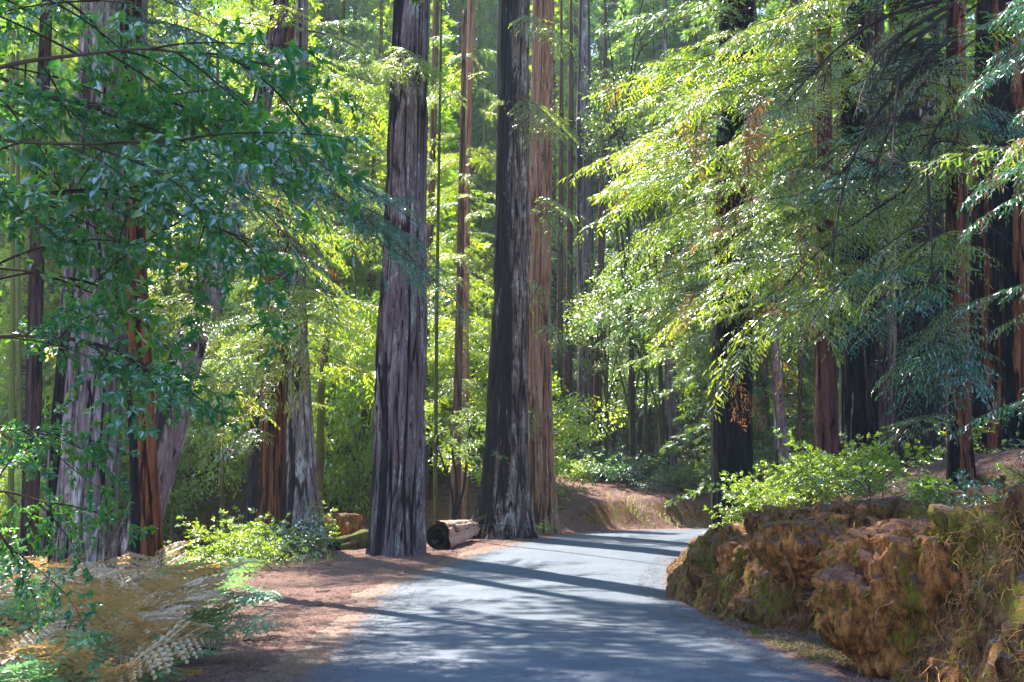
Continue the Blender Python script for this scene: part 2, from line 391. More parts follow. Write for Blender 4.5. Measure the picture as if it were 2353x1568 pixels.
def height(x, y, detail=True):
    sh = np.shape(x); x = np.asarray(x, float).ravel(); y = np.asarray(y, float).ravel()
    s, a = road_frame(x, y); zr = road_z(a)
    L = np.maximum(0, -s - HW); Rr = np.maximum(0, s - HW)
    # left: litter shoulder, then the ground falls away into the creek bed and climbs again far off
    drop = .34 * np.maximum(0, L - 4.3); drop = 5 * (1 - np.exp(-drop / 5))
    zl = zr - drop + .16 * np.maximum(0, y - 75) + .25 * np.maximum(0, -x - 48)
    wf = ss(41, 47, a + .35 * np.maximum(0, x))
    bk = 1.1 * ss(.35, 1.7, L + .4 * vn(x * .5, y * .5, 0, 5)) + .17 * np.maximum(0, L - 1.7)
    zl = zl * (1 - wf) + (zr + bk) * wf
    # right: cut bank
    toe = np.interp(y, [8, 10, 11, 12.5, 14, 15.5, 17, 18.5, 20, 21.5, 23, 25, 28, 32, 40], [2.4, 1.75, 1.25, .85, 1.05, 1.25, 1.1, .75, .42, .18, .12, .45, .35, .25, .4]) + .16 * vn(y * 1.7, 0, 0, 12)
    fan = ss(13.6, 14.8, y) * ss(18.4, 17.0, y)
    b = Rr - toe
    wb = 1.0 + 1.1 * fan
    Hh = np.interp(y, [8, 10.5, 13, 16, 18, 20, 22, 24, 27, 30, 36, 44], [1.35, 1.4, 1.5, 1.3, 1.38, 1.32, 1.12, .85, .6, .5, .45, .5])
    zb = Hh * (.75 * ss(0, 1, b / wb) + .25 * ss(0, 1, b / wb * .6)) + (.36 * np.clip(b - wb, 0, 3) + .1 * np.maximum(0, b - wb - 4)) - .07 * ss(-.5, -.1, b) * ss(.25, 0, b)
    zz = np.where(s < 0, zl, zr + zb)
    off = np.maximum(L, Rr)
    if detail:
        amp = ss(.2, 2.5, off)
        zz = zz + amp * (.10 * fbm(x * .7, y * .7, 0, 21, 4)) + ss(0.05, .5, off) * .05 * fbm(x * 4, y * 4, 0, 31, 3)
        bankm = ss(0, .25, b) * ss(2.2, 1.0, b) * (s > 0)
        zz = zz + bankm * (.55 * fbm(x * 1.2, y * 1.2, zz, 41, 5) + .30 * (np.abs(fbm(x * 3.2, y * 3.2, zz * 2, 43, 4)) - .15) + .10 * vn(x * 8, y * 8, zz * 5, 47))
        edge = .42 * fbm(x * .8, y * .45, 0, 51, 4) + .22 * fbm(x * 5, y * 3, 0, 53, 3)
        wl = np.where(s < 0, 1.0, .45)
        e = np.abs(s) - HW - .02 + edge * wl
        zz = zz + (-.05 + .065 * ss(-.12, .30, e)) * ss(.9, .2, off)
    return zz.reshape(sh)

def hz(x, y): return float(height(np.array([x]), np.array([y]))[0])

def gl(lo, hi, step): return np.arange(lo, hi, step)
def geo(start, end, first, g=1.18):
    out, p, st = [], start, first
    while p < end: out.append(p); p += st; st *= g
    return np.array(out + [end])
gx = np.concatenate([-geo(7.5, 170, .1)[::-1], gl(-7.45, 2.3, .075), gl(2.3, 7.2, .04), geo(7.2, 170, .08)])
gy = np.concatenate([-geo(-5.0, 40, 1.0)[::-1], gl(5.4, 9, .3), gl(9, 31, .06), gl(31, 33, .085), gl(33, 56, .17), geo(56, 260, .3, 1.10)])
X, Y = np.meshgrid(gx, gy, indexing='ij'); Z = height(X, Y)
# the cut bank is pushed in and out along its own slope: hollows, bulges, hanging lips
sF, aF = road_frame(X, Y); sF = sF.reshape(X.shape); offF = sF - HW
gxx = np.gradient(Z, axis=0) / np.gradient(X, axis=0); gyy = np.gradient(Z, axis=1) / np.gradient(Y, axis=1)
for _ in range(3):
    gxx[1:-1, 1:-1] = (gxx[:-2, 1:-1] + gxx[2:, 1:-1] + gxx[1:-1, :-2] + gxx[1:-1, 2:]) / 4; gyy[1:-1, 1:-1] = (gyy[:-2, 1:-1] + gyy[2:, 1:-1] + gyy[1:-1, :-2] + gyy[1:-1, 2:]) / 4
slope = np.hypot(gxx, gyy); nl_ = np.stack([-gxx, -gyy, .35 * np.ones_like(gxx)], -1); nl_ /= np.linalg.norm(nl_, axis=-1, keepdims=True)
bm_ = ss(.35, 1.0, slope) * ss(.10, .45, offF) * (Y > 8) * (Y < 40) * ss(6.5, 4.5, offF)
N3 = .30 * fbm(X * .8, Y * .8, Z * .7, 141, 4) + .24 * (np.abs(fbm(X * 3.2, Y * 3.2, Z * 1.0, 143, 5)) - .16) + .24 * np.abs(fbm(X * 8, Y * 8, Z * 3, 145, 4)) - .05
lip = .22 * ss(.55, 1.0, (Z - road_z(aF).reshape(X.shape)) / 1.75) * ss(.2, .5, fbm(X * .8, Y * .8, 0, 149, 3) + .35)
dsp = bm_ * (N3 + lip); X = X + nl_[..., 0] * dsp; Y = Y + nl_[..., 1] * dsp; Z = Z + nl_[..., 2] * dsp
GP = np.stack([X, Y, Z], -1); GN = np.cross(np.gradient(GP, axis=0), np.gradient(GP, axis=1)); GN /= np.linalg.norm(GN, axis=-1, keepdims=True) + 1e-9
def surf(x, y):                                   # point and normal on the built ground
    i = np.clip(np.searchsorted(gx, x) - 1, 0, len(gx) - 2); j = np.clip(np.searchsorted(gy, y) - 1, 0, len(gy) - 2)
    u = ((x - gx[i]) / (gx[i + 1] - gx[i]))[:, None]; v = ((y - gy[j]) / (gy[j + 1] - gy[j]))[:, None]
    f = lambda A: A[i, j] * (1 - u) * (1 - v) + A[i + 1, j] * u * (1 - v) + A[i, j + 1] * (1 - u) * v + A[i + 1, j + 1] * u * v
    return f(GP), nrm(f(GN))
n, m = X.shape; I, J = np.meshgrid(np.arange(n - 1), np.arange(m - 1), indexing='ij')
Q = np.stack([I * m + J, (I + 1) * m + J, (I + 1) * m + J + 1, I * m + J + 1], -1).reshape(-1, 4)

g = NT('forest_floor')
geo_n = g.n('ShaderNodeNewGeometry'); sx = g.n('ShaderNodeSeparateXYZ'); g.l(geo_n.outputs['True Normal'], sx.inputs[0])
f1 = g.noise((1, 1, 1), 26, 4, .75); f2 = g.noise((1, 1, 1), 3.0, 5, .6); f3 = g.noise((1, 1, 1), .7, 5, .6)
lit = g.ramp(f1, [(.28, (.04, .018, .014)), (.46, (.16, .084, .068)), (.60, (.28, .165, .137)), (.75, (.42, .29, .25))])
lit = g.mix(g.mask(f2, .42, .68), lit, g.ramp(f1, [(.3, (.07, .035, .027)), (.7, (.25, .135, .10))]))
dirt = g.ramp(g.noise((1, 1, .45), 8, 7, .8), [(.34, (.016, .008, .005)), (.46, (.10, .040, .015)), (.57, (.25, .108, .040)), (.70, (.40, .22, .11))])
moss = g.math('MULTIPLY', g.mask(g.noise((1, 1, .5), 1.7, 6, .7), .50, .60), g.mask(g.noise((1, 1, 1), 14, 4, .7), .35, .6))
dirt = g.mix(moss, dirt, (.15, .155, .012))
col = g.mix(g.mask(sx.outputs[2], .80, .66), lit, dirt)
g.pbsdf(col, .9, .2, g.bump(g.math('ADD', f1, g.noise((1, 1, 1), 60, 3, .7)), .9, .03))
ground = part('ground', make_mesh('ground', np.stack([X, Y, Z], -1), Q, g.m, None, True)); ground['kind'] = 'structure'

# road sheet
ra = np.concatenate([np.linspace(-25, 8, 20), np.linspace(8.2, 62, 240), np.linspace(63, 95, 30)])
ci = [np.interp(ra, RA, RC[:, k]) for k in (0, 1)]; ni = [np.interp(ra, RA, RN[:, k]) for k in (0, 1)]
w = np.linspace(-HW - .25, HW + .25, 29)
rx = ci[0][:, None] + ni[0][:, None] * w; ry = ci[1][:, None] + ni[1][:, None] * w
rz = road_z(ra)[:, None] + .012 * (1 - (w / HW) ** 2) + .012 * fbm(rx * .5, ry * .5, 0, 71, 3)
n, m = rx.shape; I, J = np.meshgrid(np.arange(n - 1), np.arange(m - 1), indexing='ij')
Q = np.stack([I * m + J, I * m + J + 1, (I + 1) * m + J + 1, (I + 1) * m + J], -1).reshape(-1, 4)
r_ = NT('asphalt')
fine = r_.noise((1, 1, 1), 90, 3, .7); mid = r_.noise((1, 1, 1), 1.3, 5, .6)
col = r_.mix(r_.mask(mid, .35, .68), (.042, .066, .108), (.078, .104, .150))
col = r_.mix(.6, col, r_.ramp(fine, [(.3, (.6, .6, .6)), (.7, (1.3, 1.3, 1.3))]), 'MULTIPLY')
vo = r_.n('ShaderNodeTexVoronoi', feature='DISTANCE_TO_EDGE'); vo.inputs['Scale'].default_value = .55
tc_ = r_.n('ShaderNodeTexCoord'); wob = r_.n('ShaderNodeTexNoise'); wob.inputs['Scale'].default_value = 1.6; wob.inputs['Detail'].default_value = 6; r_.l(tc_.outputs['Object'], wob.inputs['Vector'])
vm = r_.n('ShaderNodeVectorMath', operation='MULTIPLY_ADD'); r_.l(wob.outputs['Color'], vm.inputs[0]); vm.inputs[1].default_value = (1.1, 1.1, 1.1); r_.l(tc_.outputs['Object'], vm.inputs[2]); r_.l(vm.outputs[0], vo.inputs['Vector'])
crk = r_.math('MULTIPLY', r_.mask(vo.outputs['Distance'], .012, .004), r_.mask(r_.noise((1, 1, 1), .45, 3), .48, .58))
col = r_.mix(r_.math('MULTIPLY', crk, .75), col, (.02, .022, .028))
spk = r_.noise((1, 1, 1), 240, 2, .6); col = r_.mix(r_.mask(spk, .64, .72), col, (.24, .25, .27))
ed = r_.attr('edge')
lm = r_.mask(r_.math('ADD', r_.math('MULTIPLY', ed, .70), r_.math('MULTIPLY', r_.noise((1, .6, 1), 3.2, 8, .8), .85)), .80, .86)
col = r_.mix(lm, col, r_.ramp(r_.noise((1, 1, 1), 40, 3, .7), [(.35, (.05, .026, .02)), (.65, (.23, .12, .09))]))
r_.pbsdf(col, .62, .38, r_.bump(fine, .35, .006))
road = part('road', make_mesh('road', np.stack([rx, ry, rz], -1), Q, r_.m, {'edge': np.broadcast_to(ss(1.6, 3.0, np.abs(w) + np.where(w < 0, .12, -.45)), rx.shape)}, True)); road['kind'] = 'structure'

# ------------------------------------------------------------------ trunks
def trunk_mesh(pts, rad, seed, mat, nang=96, dz=.12, fur=.10, flare=.0, freq=5.0, zstretch=.28, lobes=.06, name='trunk', cap=True, side=200):
    pts = np.asarray(pts, float); rad = np.asarray(rad, float)
    zs = pts[:, 2]; n = max(8, int((zs[-1] - zs[0]) / dz)); 
    zz = np.linspace(zs[0], zs[-1], n)
    if zs[-1] - zs[0] > 18: zz = np.concatenate([np.arange(zs[0], zs[0] + 15, dz), np.linspace(zs[0] + 15, zs[-1], 24)])
    n = len(zz)
    cx = np.interp(zz, zs, pts[:, 0]); cy = np.interp(zz, zs, pts[:, 1]); r0 = np.interp(zz, zs, rad)
    th = np.arange(nang) / nang * 2 * PI; ct, st = np.cos(th), np.sin(th)
    R = r0[:, None]; zc = zz[:, None]
    k = freq / max(rad.mean(), .05) * .5
    ux, uy = ct[None] * R * k, st[None] * R * k
    warp = .7 * vn(ux * .6, uy * .6, zc * .35, seed + 9)
    a = vn(ux + warp, uy - warp, zc * zstretch, seed); b = vn(ux * 2.3, uy * 2.3, zc * zstretch * 2.2, seed + 3)
    rid = np.clip(1 - np.abs(a) * 2.6, 0, 1) ** 1.5 * .7 + np.clip(1 - np.abs(b) * 2.6, 0, 1) ** 1.5 * .4
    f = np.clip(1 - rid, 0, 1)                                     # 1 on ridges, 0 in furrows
    lob = lobes * vn(ct[None] * 1.3, st[None] * 1.3, zc * .12, seed + 5)
    zb = zc - zs[0]
    fl = flare * np.exp(-np.maximum(0, zb - .3) / .9) * (1 + .55 * np.sin(th * 5 + seed)[None] + .35 * np.sin(th * 9 + seed * 2)[None])
    rr = R * (1 + lob + fl) - fur * R * (1 - f) * 1.2 + .02 * R * vn(ux * 5, uy * 5, zc * 1.5, seed + 7)
    V = np.stack([cx[:, None] + ct[None] * rr, cy[:, None] + st[None] * rr, np.broadcast_to(zc, rr.shape)], -1)
    I, J = np.meshgrid(np.arange(n - 1), np.arange(nang), indexing='ij'); J2 = (J + 1) % nang
    Q = np.stack([I * nang + J, I * nang + J2, (I + 1) * nang + J2, (I + 1) * nang + J], -1).reshape(-1, 4)
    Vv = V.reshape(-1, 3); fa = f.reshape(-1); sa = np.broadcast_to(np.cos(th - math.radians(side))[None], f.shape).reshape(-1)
    if cap:                                                        # closed, slightly splintered top
        c = np.tile(np.array([[cx[-1], cy[-1], zz[-1] - .05]]), (nang, 1)); Vv = np.vstack([Vv, c]); fa = np.concatenate([fa, np.zeros(nang)]); sa = np.concatenate([sa, np.ones(nang)])
        j = np.arange(nang); j2 = (j + 1) % nang; b0 = (n - 1) * nang
        Q = np.vstack([Q, np.stack([b0 + j, b0 + j2, n * nang + j2, n * nang + j], -1)])
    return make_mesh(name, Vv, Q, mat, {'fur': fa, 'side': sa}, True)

def tree(name, label, cat, d, path, mat, seed, top=None, nang=96, fur=.10, flare=.25, freq=5.0, group=None, lobes=.085, dz=.12, taper=.35):
    pts = [P(u, v, d) for u, v, _ in path]; rad = [w * PX(v, d) / 2 for _, v, w in path]
    p0 = pts[0].copy(); gz = hz(p0[0], p0[1])
    base = np.array([p0[0], p0[1], gz])
    if p0[2] > gz - .3:
        pts = [np.array([p0[0], p0[1], min(gz, p0[2]) - .5])] + pts; rad = [rad[0] * 1.02] + rad
    if top:
        a, b = pts[-2], pts[-1]; sl = (b - a) / (b[2] - a[2])
        for q in (.5, 1.0):
            zt = b[2] + (top - b[2]) * q; pts.append(b + sl * (zt - b[2]) * .5); pts[-1][2] = zt; rad.append(rad[len(pts) - 2] * 1.0)
        rad = rad[:len(pts) - 2] + [rad[len(pts) - 3] * (1 - (1 - taper) * .5), rad[len(pts) - 3] * taper]
    t = thing(name, label, cat, base, group)
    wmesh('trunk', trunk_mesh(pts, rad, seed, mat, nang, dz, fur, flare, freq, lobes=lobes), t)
    t_info[t.name] = (np.array(pts), np.array(rad))
    return t
t_info = {}
def axis_at(t, z):
    p, r = t_info[t.name]; return np.array([np.interp(z, p[:, 2], p[:, 0]), np.interp(z, p[:, 2], p[:, 1]), z]), np.interp(z, p[:, 2], r)

RW = 'old redwood'
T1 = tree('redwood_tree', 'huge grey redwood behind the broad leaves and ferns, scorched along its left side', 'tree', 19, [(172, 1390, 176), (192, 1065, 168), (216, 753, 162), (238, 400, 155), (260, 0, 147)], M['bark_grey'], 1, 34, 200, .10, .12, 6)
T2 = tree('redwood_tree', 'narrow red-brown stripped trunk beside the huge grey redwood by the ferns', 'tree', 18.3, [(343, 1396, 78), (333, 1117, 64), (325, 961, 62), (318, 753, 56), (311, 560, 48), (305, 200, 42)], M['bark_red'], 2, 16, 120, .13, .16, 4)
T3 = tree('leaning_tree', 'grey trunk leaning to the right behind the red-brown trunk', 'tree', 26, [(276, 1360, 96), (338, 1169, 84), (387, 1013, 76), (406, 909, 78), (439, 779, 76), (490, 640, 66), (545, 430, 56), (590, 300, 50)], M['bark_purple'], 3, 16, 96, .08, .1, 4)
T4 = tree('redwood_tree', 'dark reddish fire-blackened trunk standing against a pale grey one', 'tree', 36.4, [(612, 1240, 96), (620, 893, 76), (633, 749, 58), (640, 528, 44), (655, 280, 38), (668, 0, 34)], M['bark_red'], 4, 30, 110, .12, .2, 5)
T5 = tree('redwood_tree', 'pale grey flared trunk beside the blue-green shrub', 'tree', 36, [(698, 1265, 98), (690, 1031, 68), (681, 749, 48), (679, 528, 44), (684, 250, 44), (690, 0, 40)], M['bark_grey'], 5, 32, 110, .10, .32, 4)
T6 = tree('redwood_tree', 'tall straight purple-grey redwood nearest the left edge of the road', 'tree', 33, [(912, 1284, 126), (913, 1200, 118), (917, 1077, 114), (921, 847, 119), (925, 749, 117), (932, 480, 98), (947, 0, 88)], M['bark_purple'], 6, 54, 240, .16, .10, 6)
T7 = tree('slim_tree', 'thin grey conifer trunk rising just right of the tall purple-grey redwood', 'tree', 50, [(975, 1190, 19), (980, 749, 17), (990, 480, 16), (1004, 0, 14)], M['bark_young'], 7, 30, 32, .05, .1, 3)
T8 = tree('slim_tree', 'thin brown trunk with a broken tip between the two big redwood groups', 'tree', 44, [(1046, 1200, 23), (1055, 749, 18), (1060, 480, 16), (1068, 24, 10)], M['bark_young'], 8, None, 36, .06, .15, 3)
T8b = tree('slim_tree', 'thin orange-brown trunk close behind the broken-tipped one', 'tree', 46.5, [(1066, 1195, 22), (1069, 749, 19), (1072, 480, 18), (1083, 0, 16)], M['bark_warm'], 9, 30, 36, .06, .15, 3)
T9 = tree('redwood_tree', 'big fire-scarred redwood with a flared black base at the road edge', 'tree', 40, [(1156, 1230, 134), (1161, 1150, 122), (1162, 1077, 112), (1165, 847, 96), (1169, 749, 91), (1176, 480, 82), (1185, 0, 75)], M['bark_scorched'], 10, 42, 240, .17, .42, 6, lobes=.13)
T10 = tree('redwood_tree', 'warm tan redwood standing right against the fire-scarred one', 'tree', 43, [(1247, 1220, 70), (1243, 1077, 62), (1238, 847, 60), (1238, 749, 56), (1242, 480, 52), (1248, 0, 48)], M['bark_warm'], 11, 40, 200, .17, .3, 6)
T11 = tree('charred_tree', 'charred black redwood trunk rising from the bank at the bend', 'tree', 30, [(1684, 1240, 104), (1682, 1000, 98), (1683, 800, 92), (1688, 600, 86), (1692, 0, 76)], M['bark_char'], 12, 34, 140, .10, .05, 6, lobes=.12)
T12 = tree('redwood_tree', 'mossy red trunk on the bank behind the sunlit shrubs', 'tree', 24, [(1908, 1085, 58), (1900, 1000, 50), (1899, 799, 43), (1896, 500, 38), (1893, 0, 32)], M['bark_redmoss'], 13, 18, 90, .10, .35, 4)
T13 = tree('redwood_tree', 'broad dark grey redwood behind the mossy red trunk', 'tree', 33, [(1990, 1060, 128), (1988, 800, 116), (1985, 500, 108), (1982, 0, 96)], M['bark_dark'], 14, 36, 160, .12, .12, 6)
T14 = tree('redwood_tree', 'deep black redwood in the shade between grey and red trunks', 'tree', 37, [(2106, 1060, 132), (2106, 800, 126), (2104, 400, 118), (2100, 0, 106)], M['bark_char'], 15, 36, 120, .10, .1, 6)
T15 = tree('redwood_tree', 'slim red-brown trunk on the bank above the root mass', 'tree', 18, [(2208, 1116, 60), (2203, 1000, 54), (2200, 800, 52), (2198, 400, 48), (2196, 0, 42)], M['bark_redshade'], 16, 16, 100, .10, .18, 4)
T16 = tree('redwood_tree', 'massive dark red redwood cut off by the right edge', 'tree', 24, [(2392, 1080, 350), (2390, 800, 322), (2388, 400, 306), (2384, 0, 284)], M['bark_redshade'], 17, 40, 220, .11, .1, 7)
T17 = tree('dark_tree', 'dark slender trunk near the left edge behind the leafy boughs', 'tree', 23, [(66, 1260, 42), (78, 900, 38), (86, 500, 32), (108, 0, 27)], M['bark_dark'], 18, 24, 60, .08, .15, 4)
T18 = tree('slim_tree', 'thin moss-covered crooked trunk between the grey pair and the tall redwood', 'tree', 39, [(735, 1180, 17), (738, 900, 17), (757, 720, 16), (768, 560, 15), (776, 400, 14), (782, 200, 12), (790, 0, 10)], M['bark_mossy'], 19, 18, 28, .05, .1, 3)
pillars = []
for k, (pth, mt, lb, d) in enumerate([
    ([(1287, 1175, 15), (1286, 900, 13), (1288, 600, 12), (1290, 300, 11)], 'bark_redmoss', 'thinnest dark red pole trunk beyond the bend, nearest the tan redwood', 58),
    ([(1306, 1170, 17), (1307, 900, 16), (1309, 600, 15), (1312, 250, 13)], 'bark_redmoss', 'second thin dark red pole trunk beyond the bend', 59),
    ([(1337, 1140, 40), (1342, 1000, 35), (1344, 800, 33), (1343, 600, 36), (1341, 300, 34)], 'bark_purple', 'thick purple trunk with a burnt foot beyond the bend', 61),
    ([(1371, 1135, 24), (1374, 900, 20), (1378, 700, 18), (1386, 400, 15), (1390, 200, 12)], 'bark_redmoss', 'red trunk beyond the bend just right of the thick purple one', 59),
    ([(1357, 1130, 20), (1358, 900, 17), (1356, 500, 15)], 'bark_dark', 'black shaded trunk squeezed between purple and red trunks beyond the bend', 63),
    ([(1544, 1115, 28), (1541, 950, 26), (1538, 700, 22)], 'bark_purple', 'grey trunk with a leaning stem at its foot above the far bank', 56),
    ([(1602, 1120, 14), (1603, 950, 12), (1604, 600, 10)], 'bark_redmoss', 'thin pinkish trunk above the far bank', 54),
    ([(1622, 1125, 20), (1632, 950, 13), (1645, 700, 11)], 'bark_young', 'slanted thin pale trunk close to the charred tree', 57),
    ([(1838, 1060, 11), (1838, 900, 10), (1839, 600, 8)], 'bark_redmoss', 'thin pink trunk between the charred tree and the mossy one', 48),
    ([(1880, 1075, 12), (1878, 900, 11), (1874, 500, 9)], 'bark_young', 'thin brown trunk hugging the left side of the mossy red one', 30)]):
    pillars.append(tree('slim_tree', lb, 'tree', d, pth, M[mt], 30 + k, 16 + d * .2, 40, .07, .15, 3))
# left background poles
lp = np.random.RandomState(5)
for k, (u, v, w_, d, tu) in enumerate([(25, 1150, 14, 40, 30), (48, 1180, 12, 46, 40), (395, 1260, 11, 48, 405), (512, 1285, 12, 40, 500), (505, 1150, 8, 55, 520), (455, 1200, 8, 60, 462), (812, 1180, 9, 58, 822), (1000, 1175, 10, 40, 1012), (1030, 1100, 7, 62, 1025), (560, 1150, 9, 66, 566), (1105, 1150, 12, 66, 1118), (855, 1150, 18, 75, 850)]):
    tree('slim_tree', 'one of the thin mossy poles in the sunlit thicket left of the road', 'tree', d, [(u, v, w_), (.5 * (u + tu) + lp.normal(0, 4), 700, w_ * .8), (tu, 150, w_ * .6)], M['bark_mossy'], 60 + k, 14 + d * .15, 20, .05, .1, 3, 'thin mossy poles in the left thicket')

# ------------------------------------------------------------------ branch kits
KIT = {}
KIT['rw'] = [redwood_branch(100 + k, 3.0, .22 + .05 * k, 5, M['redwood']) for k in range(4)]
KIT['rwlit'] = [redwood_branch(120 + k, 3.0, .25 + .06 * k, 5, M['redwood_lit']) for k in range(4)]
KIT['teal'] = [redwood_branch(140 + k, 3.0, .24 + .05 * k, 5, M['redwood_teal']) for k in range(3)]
KIT['dead'] = [redwood_branch(160 + k, 1.0, .7, 5, M['dead'], M['twig'], 1.4, .15, .45) for k in range(2)]
KIT['tan'] = [broad_branch(200 + k, 1.9, .13, 12, 12, M['tanoak'], M['twig_dark'], .2 + .05 * k, .30, .4) for k in range(5)]
KIT['bayb'] = [broad_branch(220 + k, 1.8, .085, 16, 16, M['bay_mid'], M['twig_dark'], .2, .17, .4) for k in range(3)]
KIT['shrub'] = [broad_branch(240 + k, .8, .05, 9, 12, M['shrub'], M['twig'], .15, .26, .2, .1, .005) for k in range(3)]
KIT['blue'] = [broad_branch(250 + k, .9, .075, 9, 11, M['shrub_blue'], M['twig'], .15, .24, .3, .1, .006) for k in range(2)]
def bare_branch(seed, L=3.0):
    r = np.random.RandomState(seed); m_ = MB(); s = np.linspace(0, 1, 14)
    ax = np.stack([L * s, .1 * L * np.sin(s * 3 + r.rand() * 6) * s, L * (.06 * s - .28 * s * s)], 1); m_.tube(ax, .022 * (1.1 - s) + .002, 6)
    for i in range(26):
        q = r.uniform(.2, 1); p0 = np.array([np.interp(q, s, ax[:, k]) for k in range(3)]); ln = L * r.uniform(.1, .32) * (1.2 - q)
        d0 = nrm(np.array([r.uniform(.3, .9), r.normal(0, .7), r.normal(-.2, .4)])); uu = np.linspace(0, 1, 6)
        pts = p0 + d0 * (ln * uu)[:, None] + np.array([0, 0, -.4]) * (ln * uu * uu)[:, None] + r.normal(0, .012, (6, 3)) * uu[:, None]
        m_.tube(pts, .005 * (1.1 - uu) + .0012, 4)
    return m_.mesh('branch', M['twig_dark'])
KIT['bare'] = [(bare_branch(180 + k), None) for k in range(3)]
rng = np.random.RandomState(77)
def add_branch(t, kit, p, d, s=1.0, roll=None, k=None):
    br, fo = KIT[kit][rng.randint(len(KIT[kit])) if k is None else k]
    Mx = frame_from(np.array(p) - np.array(t.location), d, (0, 0, 1), rng.normal(0, .25) if roll is None else roll, s)
    b = part('branch', br, t, Mx)
    if fo: part('foliage', fo, b)
    return b
def branch_px(t, kit, u0, v0, d0, u1, v1, d1, s=None, roll=None, k=None, L=3.0):
    a, b = P(u0, v0, d0), P(u1, v1, d1); dv = b - a
    if kit != 'bare': dv = dv + np.array([0, 0, .18 * np.linalg.norm(dv)])
    add_branch(t, kit, a, dv, np.linalg.norm(b - a) / L if s is None else s, roll, k)
def whorl(t, kits, z0, z1, n, az0, az1, s0, s1, tilt=(-.35, .15)):
    for i in range(n):
        z = rng.uniform(z0, z1); az = rng.uniform(az0, az1); p, r0 = axis_at(t, z)
        d = np.array([math.cos(az), math.sin(az), rng.uniform(*tilt)])
        add_branch(t, kits[rng.randint(len(kits))], p + np.array([d[0], d[1], 0]) * r0 * .7, d, rng.uniform(s0, s1))

# --- right-hand redwood sprays
whorl(T15, ['rw', 'rw', 'rw', 'teal', 'teal', 'bare', 'bare'], 4.6, 9.5, 26, math.radians(135), math.radians(290), .5, 1.0, (-.5, .1))
whorl(T12, ['rwlit', 'rw'], 5.4, 11.5, 56, math.radians(145), math.radians(280), .6, 1.15, (-.45, .1))
whorl(T13, ['rwlit', 'rw'], 9.5, 15, 36, math.radians(140), math.radians(240), 1.0, 1.9, (-.4, .1))
whorl(T11, ['rwlit', 'rw'], 6.6, 14, 56, math.radians(120), math.radians(300), .6, 1.3, (-.45, .1))
whorl(T16, ['rw', 'teal', 'bare', 'bare'], 7.5, 12, 10, math.radians(150), math.radians(250), .8, 1.4, (-.45, .1))
for (u0, v0, u1, v1, dd) in [(2180, 30, 1860, 300, 15), (2190, 10, 1800, 210, 15.5), (2180, 90, 1900, 420, 14.5), (2190, 140, 1960, 330, 15), (2200, 240, 1980, 520, 14.5), (2170, 0, 1700, 120, 16), (2150, 60, 1880, 200, 16)]:
    branch_px(T15, 'bare', u0, v0, 17.8, u1, v1, dd)
T19 = tree('redwood_tree', 'redwood just outside the right edge whose teal boughs hang into the picture', 'tree', 13.5, [(2650, 1100, 110), (2640, 400, 100), (2636, 0, 90)], M['bark_redshade'], 19, 20, 60, .1, .2, 5)
for i in range(22):
    v = rng.choice([rng.uniform(-40, 420), rng.uniform(560, 960)]); u1 = rng.uniform(1930, 2330); branch_px(T19, ['teal', 'teal', 'rw'][i % 3], 2600, v, 13.2, u1, v + rng.uniform(20, 230), rng.uniform(10.8, 14.5), rng.uniform(.45, .75))
for i in range(24):
    v = rng.choice([rng.uniform(100, 330), rng.uniform(520, 960)]); branch_px(T15, ['rw', 'teal', 'rw', 'rwlit'][i % 4], 2195, v, 17.8, rng.uniform(1650, 2280), v + rng.uniform(60, 260), rng.uniform(13, 17), rng.uniform(.5, .9))
for (u, v, d, t) in [(1760, 280, 16.5, T15), (1740, 330, 16.5, T15), (1700, 920, 24, T12), (1790, 880, 24, T12), (1720, 960, 24, T12), (1650, 880, 25, T12), (1820, 420, 20, T12), (1860, 300, 17, T15), (1620, 330, 24, T11), (1580, 300, 25, T11), (1850, 560, 20, T12), (1770, 250, 15.5, T15), (1720, 300, 15.5, T15), (1690, 420, 20, T12), (1560, 620, 23, T12), (1600, 720, 23, T12)]:
    a = P(u, v - 60, d); add_branch(t, 'dead', a, (rng.normal(-.2, .2), rng.normal(0, .3), -.4), rng.uniform(.6, 1.2))
for i in range(34):                                              # boughs of the charred tree and of the mossy one that hang towards the road
    t, u, d = (T11, rng.uniform(1560, 1740), rng.uniform(26, 29)) if i < 20 else (T12, rng.uniform(1800, 1920), rng.uniform(20.5, 23.5))
    v = rng.uniform(120, 800 if i < 20 else 720); a = P(u + 40, v, d)
    add_branch(t, ['rwlit', 'rw'][i % 2], a, (rng.uniform(-1, -.1), rng.uniform(-1, .1), rng.uniform(-.5, 0)), rng.uniform(.45, .8))
# --- left dark sprays of the huge grey redwood, brighter ones of the trunks behind
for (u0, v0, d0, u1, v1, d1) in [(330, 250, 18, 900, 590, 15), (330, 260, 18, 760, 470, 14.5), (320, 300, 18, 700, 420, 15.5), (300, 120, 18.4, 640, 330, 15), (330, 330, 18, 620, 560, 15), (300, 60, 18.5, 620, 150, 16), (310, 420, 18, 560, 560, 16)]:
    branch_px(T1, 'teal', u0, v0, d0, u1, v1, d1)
for i in range(16):
    x = rng.rand(); u, v, d = 560 + 330 * x, 280 + 300 * x + rng.normal(0, 30), 17 - 2.2 * x
    add_branch(T1, 'teal', P(u, v, d), (rng.uniform(.3, 1), rng.normal(-.2, .5), rng.uniform(-.45, .05)), rng.uniform(.3, .5))
for i in range(10):
    u = rng.uniform(820, 985); add_branch(T6, 'rwlit', P(u, 150 + rng.normal(0, 14), 31.6), (rng.uniform(-.2, 1), rng.normal(-.3, .4), rng.uniform(-.5, 0)), rng.uniform(.28, .42))
whorl(T1, ['teal', 'rw'], 6.5, 12, 22, math.radians(-90), math.radians(40), .5, 1.1, (-.35, .1))
